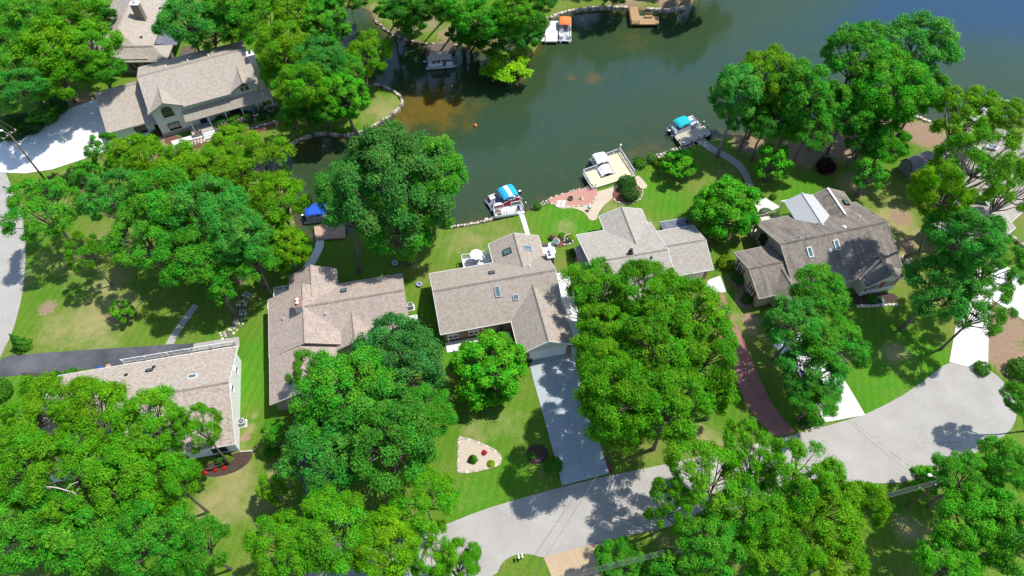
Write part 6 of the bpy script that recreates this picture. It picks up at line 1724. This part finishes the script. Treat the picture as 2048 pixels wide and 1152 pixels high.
def mailbox(label, p, rz):
    t = thing('mailbox', label, 'mailbox', p, rz, 'roadside mailboxes')
    MB().box((0, 0, .5), (.1, .1, 1.0)).build('post', M['pole_wood'], t)
    mb = MB(); n = 8
    pr_ = [(-.1, 0), (.1, 0)] + [(.1 * math.cos(math.pi * i / n), .14 + .1 * math.sin(math.pi * i / n)) for i in range(n + 1)]
    m_ = len(pr_)
    vs = [(-.25, y, 1.0 + z) for y, z in pr_] + [(.25, y, 1.0 + z) for y, z in pr_]
    mb.add(vs, [tuple(range(m_)), tuple(range(2 * m_ - 1, m_ - 1, -1))] + [(i, m_ + i, m_ + (i + 1) % m_, (i + 1) % m_) for i in range(m_)])
    bx = mb.build('box', M['galv'], t); MB().box((.1, -.12, 1.24), (.03, .02, .16)).build('flag', M['boat_red'], bx)
    return t
pm = G(1037, 1118); mailbox('left of the two mailboxes at the street edge', pm, R(100)); mailbox('right of the two mailboxes at the street edge', pm + Vector((.42, .08, 0)), R(100))

def ac_unit(label, p, rz=0.0):
    t = thing('air_conditioner', label, 'air conditioner', p, rz)
    MB().box((0, 0, .06), (1.1, 1.1, .12)).build('pad', M['concrete'], t)
    prf = [(-.4, -.28), (-.28, -.4), (.28, -.4), (.4, -.28), (.4, .28), (.28, .4), (-.28, .4), (-.4, .28)]
    b_ = MB().prism(prf, .12, .95).build('casing', M['metal_grey'], t)
    MB().cyl((0, 0, .955), .33, .02, 16).build('fan_opening', M['black'], b_)
    fm = MB()
    for k in range(3): fm.box((0, 0, .985), (.66, .05, .02), k * 2.09)
    fm.build('fan_guard', M['galv'], b_)
    return t
ac_unit('grey air conditioner beside the right wall of the white house', G(486, 848), .2)
ac_unit('pale air conditioner between the pink roofed and middle houses', G(822, 616), .2)
p_ = G(828, 640); tk = thing('storage_box', 'white storage box at the right wall of the pink roofed house', 'storage box', p_, .2)
MB().box((0, 0, .3), (1.1, .7, .6)).build('body', M['door_white'], tk); MB().box((0, 0, .65), (1.16, .76, .1)).build('lid', M['door_white'], tk)

def round_lid(label, x, y):
    t = thing('tank_lid', label, 'tank lid', G(x, y))
    MB().lathe((0, 0, 0), [(.42, 0), (.42, .28), (.36, .32), (.1, .36)], 16).build('lid', M['blue_paint'], t, True); MB().lathe((0, 0, .3), [(.46, -.06), (.48, 0), (.44, .04)], 16).build('rim', M['galv'], t)
round_lid('blue round tank lid under the lakeside trees', 790, 528); round_lid('blue round tank lid beside the middle house', 839, 570)

# garden furniture on the middle house deck
def local_pt(house, u, v, z): 
    return house.matrix_basis @ Vector((u, v, z))
p_ = local_pt(HE, 7.2, 12.6, .9)
tb = thing('garden_table', 'round garden table with pale top on the middle house deck', 'table', p_)
MB().lathe((0, 0, .7), [(.55, 0), (.6, .02), (.6, .05), (.1, .06)], 18).build('table_top', M['metal_grey'], tb); MB().cyl((0, 0, 0), .06, .72, 8).build('pedestal', M['galv'], tb)
um = thing('garden_umbrella', 'grey white garden umbrella over the deck table', 'umbrella', p_)
mb = MB(); n = 8
for k in range(n):
    a, b = 2 * math.pi * k / n, 2 * math.pi * (k + 1) / n
    mb.slab([(1.0 * math.cos(a), 1.0 * math.sin(a), 1.9), (1.0 * math.cos(b), 1.0 * math.sin(b), 1.9), (0, 0, 2.3)], .02)
cn = mb.build('canopy', M['boat_white'], um); MB().cyl((0, 0, .76), .03, 1.55, 6).build('pole', M['galv'], um)
def chair(label, p, rz, mt, group):
    t = thing('garden_chair', label, 'chair', p, rz, group)
    MB().box((0, 0, .42), (.5, .5, .07)).build('seat', mt, t); MB().box((0, .23, .72), (.5, .06, .55)).build('backrest', mt, t)
    for sx in (-.22, .22):
        for sy in (-.2, .2): MB().box((sx, sy, .2), (.05, .05, .4)).build('leg', mt, t)
    return t
for i, (du, dv, rz, nm) in enumerate(((.95, .1, -1.4, 'white garden chair right of the deck table'), (-.9, .2, 1.5, 'white garden chair left of the deck table'), (.2, -.95, 3.1, 'white garden chair in front of the deck table'))):
    chair(nm, local_pt(HE, 7.2 + du, 12.6 + dv, .9), rz, M['rail_white'], 'middle house deck chairs')
# outdoor sofa set on the right house deck
def sofa(label, u, v, rz, w, cm):
    t = thing('outdoor_sofa', label, 'sofa', local_pt(HG, u, v, .8), rz + R(14.2), 'outdoor sofas on the wooden deck')
    MB().box((0, 0, .2), (w, .8, .4)).build('base', M['wicker'], t); MB().box((0, .36, .5), (w, .12, .5)).build('backrest', M['wicker'], t)
    for s_ in (-1, 1): MB().box((s_ * (w / 2 - .07), 0, .42), (.14, .8, .3)).build('armrest', M['wicker'], t)
    MB().box((0, -.05, .46), (w - .3, .64, .12)).build('cushion', cm, t)
sofa('wicker sofa with red cushion on the wooden deck', 6.0, 10.2, R(90), 1.5, M['cushion_red']); sofa('long wicker sofa at the back of the wooden deck', 8.0, 10.7, 0, 1.8, M['boat_cream']); sofa('wicker sofa with cream cushion nearest the grey roof', 7.3, 9.3, R(180), 1.8, M['boat_cream'])
ot = thing('ottoman', 'pale round ottoman in the middle of the wooden deck', 'ottoman', local_pt(HG, 8.9, 9.9, .8)); MB().lathe((0, 0, 0), [(.4, 0), (.45, .1), (.45, .35), (.3, .42)], 14).build('body', M['boat_cream'], ot, True); MB().lathe((0, 0, .42), [(.38, 0), (.38, .05), (.3, .08)], 14).build('cushion', M['canvas_white'], ot)
# patio lounge pieces
gl = thing('patio_grill', 'small silver and dark kettle grill on the cream patio', 'grill', G(1178, 421)); MB().ball((0, 0, .75), .32, 12).build('bowl', M['galv'], gl, True); MB().cyl((0, 0, .78), .33, .05, 12).build('grate', M['black'], gl)
for k in range(3): MB().tube([(.15 * math.cos(k * 2.1), .15 * math.sin(k * 2.1), .6), (.35 * math.cos(k * 2.1), .35 * math.sin(k * 2.1), 0)], .025, 6).build('leg', M['black'], gl)
fp = thing('fire_ring', 'dark iron ring standing on the red gravel', 'fire ring', G(1141, 398, .09)); MB().lathe((0, 0, 0), [(.42, 0), (.42, .3), (.36, .3), (.36, .02)], 16).build('ring', M['deck_dark'], fp)
for k in range(3): MB().tube([(-.25, -.2 + .2 * k, .1), (.25, .1 - .1 * k, .14)], .06, 6).build('log', M['pole_wood'], fp)
gc = thing('garden_statue', 'small pale garden statue on the red gravel', 'statue', G(1162, 398, .09)); MB().lathe((0, 0, 0), [(.3, 0), (.3, .1), (.14, .18), (.2, .45), (.12, .62), (.04, .7)], 10).build('figure', M['stone_pale'], gc, True); MB().box((0, 0, .03), (.7, .5, .06)).build('base', M['stone_pale'], gc)
pd = thing('garden_pond', 'small dark garden pond ringed with stones', 'pond', G(1136, 479, .06)); MB().prism([(1.1 * math.cos(a) * (1 + .15 * math.sin(3 * a)), .75 * math.sin(a), ) for a in [i * .42 for i in range(15)]], 0, .06).build('water', M['pond_water'], pd)
MB().box((0, .1, .1), (.5, .3, .18), .5).build('rock', M['stone'], pd)
bb = thing('bird_bath', 'pale round bird bath beside the pond bed', 'bird bath', G(1112, 488, .05)); MB().lathe((0, 0, 0), [(.28, 0), (.12, .1), (.1, .55), (.5, .68), (.52, .76), (.1, .72)], 14).build('bowl', M['concrete_pale'], bb, True); MB().cyl((0, 0, .735), .44, .02, 14).build('water', M['skylight_glass'], bb)
pt = thing('planter', 'dark round planter in the pond bed', 'planter', G(1104, 477, .05)); MB().lathe((0, 0, 0), [(.3, 0), (.42, .45), (.46, .5), (.3, .46)], 12).build('pot', M['deck_dark'], pt); MB().ball((0, 0, .6), .35, 8, squash=(1, 1, .7)).build('plant', M['mulch_red'], pt)
bt = thing('patio_bench', 'dark little bench on the white patio pad', 'bench', G(1090, 492, .12)); MB().box((0, 0, .4), (1.0, .4, .06)).build('seat', M['deck_dark'], bt)
for sx in (-.4, .4): MB().box((sx, 0, .19), (.08, .36, .38)).build('leg', M['deck_dark'], bt)

# bunting on the long porch
for i, u in enumerate((13.5, 18.0, 20.8, 23.5, 26.2)):
    p_ = local_pt(HB, u, -11.08, 1.5)
    t = thing('bunting', ('nearest the front gable', 'second from the front gable', 'third from the front gable', 'fourth from the front gable', 'at the far right end')[i] + ' half round patriotic bunting on the porch rail', 'bunting', p_, R(24.2), 'porch buntings')
    for k, (r0, r1, mt) in enumerate(((0, .22, 'navy_cloth'), (.22, .42, 'canvas_white'), (.42, .6, 'boat_red'))):
        mb = MB(); n = 10
        for j in range(n):
            a, b = math.pi + math.pi * j / n, math.pi + math.pi * (j + 1) / n
            q = [(r0 * math.cos(a), 0, r0 * math.sin(a)), (r1 * math.cos(a), 0, r1 * math.sin(a)), (r1 * math.cos(b), 0, r1 * math.sin(b)), (r0 * math.cos(b), 0, r0 * math.sin(b))]
            mb.add([(x, -.03 - .02 * (j % 2), z) for x, y, z in q] + [(x, .01, z) for x, y, z in q], [(0, 1, 2, 3), (7, 6, 5, 4), (0, 4, 5, 1), (1, 5, 6, 2), (2, 6, 7, 3)])
        mb.build('band', M[mt], t)
fl = thing('garden_flag', 'small faded flag on a pole before the long porch', 'flag', G(556, 262)); MB().cyl((0, 0, 0), .03, 2.2, 6).build('pole', M['galv'], fl); MB().box((.3, 0, 1.9), (.55, .03, .7)).build('cloth', M['deck_tan'], fl)

# cars
def car(label, p, rz, paint, van=False):
    t = thing('parked_car', label, 'van' if van else 'car', p, rz)
    L, W = (5.0, 1.95) if van else (4.6, 1.85)
    H1, H2 = (1.05, 1.95) if van else (.85, 1.45)
    lo = [(-L / 2, .35), (L / 2, .35), (L / 2, .75), (L / 2 - .1, H1 - .12), (L / 2 - 1.2, H1), (-L / 2 + .5, H1), (-L / 2, H1 - .1)]
    hi = [(L / 2 - 1.35, H1), (L / 2 - 2.1, H2), (-L / 2 + .7, H2), (-L / 2 + .2, H1)] if not van else [(L / 2 - 1.1, H1), (L / 2 - 1.8, H2), (-L / 2 + .1, H2), (-L / 2 + .02, H1)]
    def ext(pr, w0, w1):
        n = len(pr); zs = [z for x, z in pr]; zm, zM = min(zs), max(zs)
        wz = lambda z: w0 + (w1 - w0) * (z - zm) / (zM - zm)
        vs = [(x, -wz(z) / 2, z) for x, z in pr] + [(x, wz(z) / 2, z) for x, z in pr]
        return vs, [tuple(range(n)), tuple(range(2 * n - 1, n - 1, -1))] + [(i, n + i, n + (i + 1) % n, (i + 1) % n) for i in range(n)]
    MB().add(*ext(lo, W, W * .97)).build('body', paint, t)
    MB().add(*ext(hi, W * .93, W * .78)).build('cabin_glass', M['glass'], t)
    rf = [(x * .97 if x > 0 else x, z) for x, z in hi[1:3]]
    MB().box(((hi[1][0] + hi[2][0]) / 2, 0, H2 + .02), (hi[1][0] - hi[2][0] - .1, W * .77, .06)).build('roof', paint, t)
    pl_ = MB()
    for s_ in (-1, 1):
        for x in (hi[1][0], (hi[1][0] + hi[2][0]) / 2 - .1, hi[2][0]): pl_.beam((x + (.25 if x == hi[1][0] else 0), s_ * W * .465, H1), (x, s_ * W * .385, H2), .07, .07)
    pl_.build('pillars', paint, t)
    for sx in (-1, 1):
        for sy in (-1, 1):
            x, y = sx * (L / 2 - .85), sy * (W / 2 - .08)
            w = MB().tube([(x, y - .11, .33), (x, y + .11, .33)], .33, 16).build('wheel', M['rubber'], t)
            MB().tube([(x, y - .12, .33), (x, y + .12, .33)], .19, 10).build('rim', M['galv'], w)
    for sy in (-1, 1):
        MB().box((L / 2 + .01, sy * (W / 2 - .3), .68), (.06, .36, .14)).build('headlight', M['boat_white'], t); MB().box((-L / 2 - .01, sy * (W / 2 - .25), .75), (.06, .3, .16)).build('tail_light', M['boat_red'], t)
    return t
car('dark blue car half hidden under the oaks on the asphalt driveway', G(604, 878, .05), R(100), M['blue_dark'])
car('white van half hidden by the oaks at the bottom edge', G(806, 1160, .05), R(100), M['boat_white'], True)

# bits around the white house
for i, (x, y, mt, nm) in enumerate(((205, 742, 'blue_paint', 'blue recycling bin beside the white deck'), (222, 738, 'deck_tan', 'tan bin beside the white deck'))):
    t = thing('bin', nm, 'bin', G(x, y)); MB().lathe((0, 0, 0), [(.26, 0), (.32, .8), (.34, .84)], 10).build('body', M[mt], t); MB().lathe((0, 0, .84), [(.36, 0), (.3, .1), (.08, .14)], 10).build('lid', M[mt], t)
hs = thing('garden_hose', 'pale green coiled garden hose in the mulch below the shutters', 'hose', G(1757, 602))
pts = [(.45 * math.cos(a) * (1 + .03 * a), .45 * math.sin(a) * (1 + .03 * a), .05 + .012 * a) for a in [i * .5 for i in range(40)]]
MB().tube(pts, .035, 5).build('coil', mat('hose_green', (0.25, 0.45, 0.38), None, 5), hs); MB().cyl((.5, 0, .05), .05, .1, 6).build('nozzle', M['galv'], hs)
# dead limb in the lower left wood
dl = thing('dead_branch', 'bleached dead limb showing among the lower left oaks', 'branch', G(150, 1000, 12.5))
for k, (a, b, r) in enumerate((((-2.6, .6, 2.4), (1.2, -.1, 2.8), .09), ((.2, 0, 2.7), (1.6, .9, 3.1), .05), ((.6, 0, 2.75), (1.9, -.5, 3.0), .05))):
    MB().tube([a, ((a[0] + b[0]) / 2, (a[1] + b[1]) / 2 + .15, (a[2] + b[2]) / 2 + .1), b], [r, r * .8, r * .4], 6).build('limb', M['stone_pale'], dl, True)
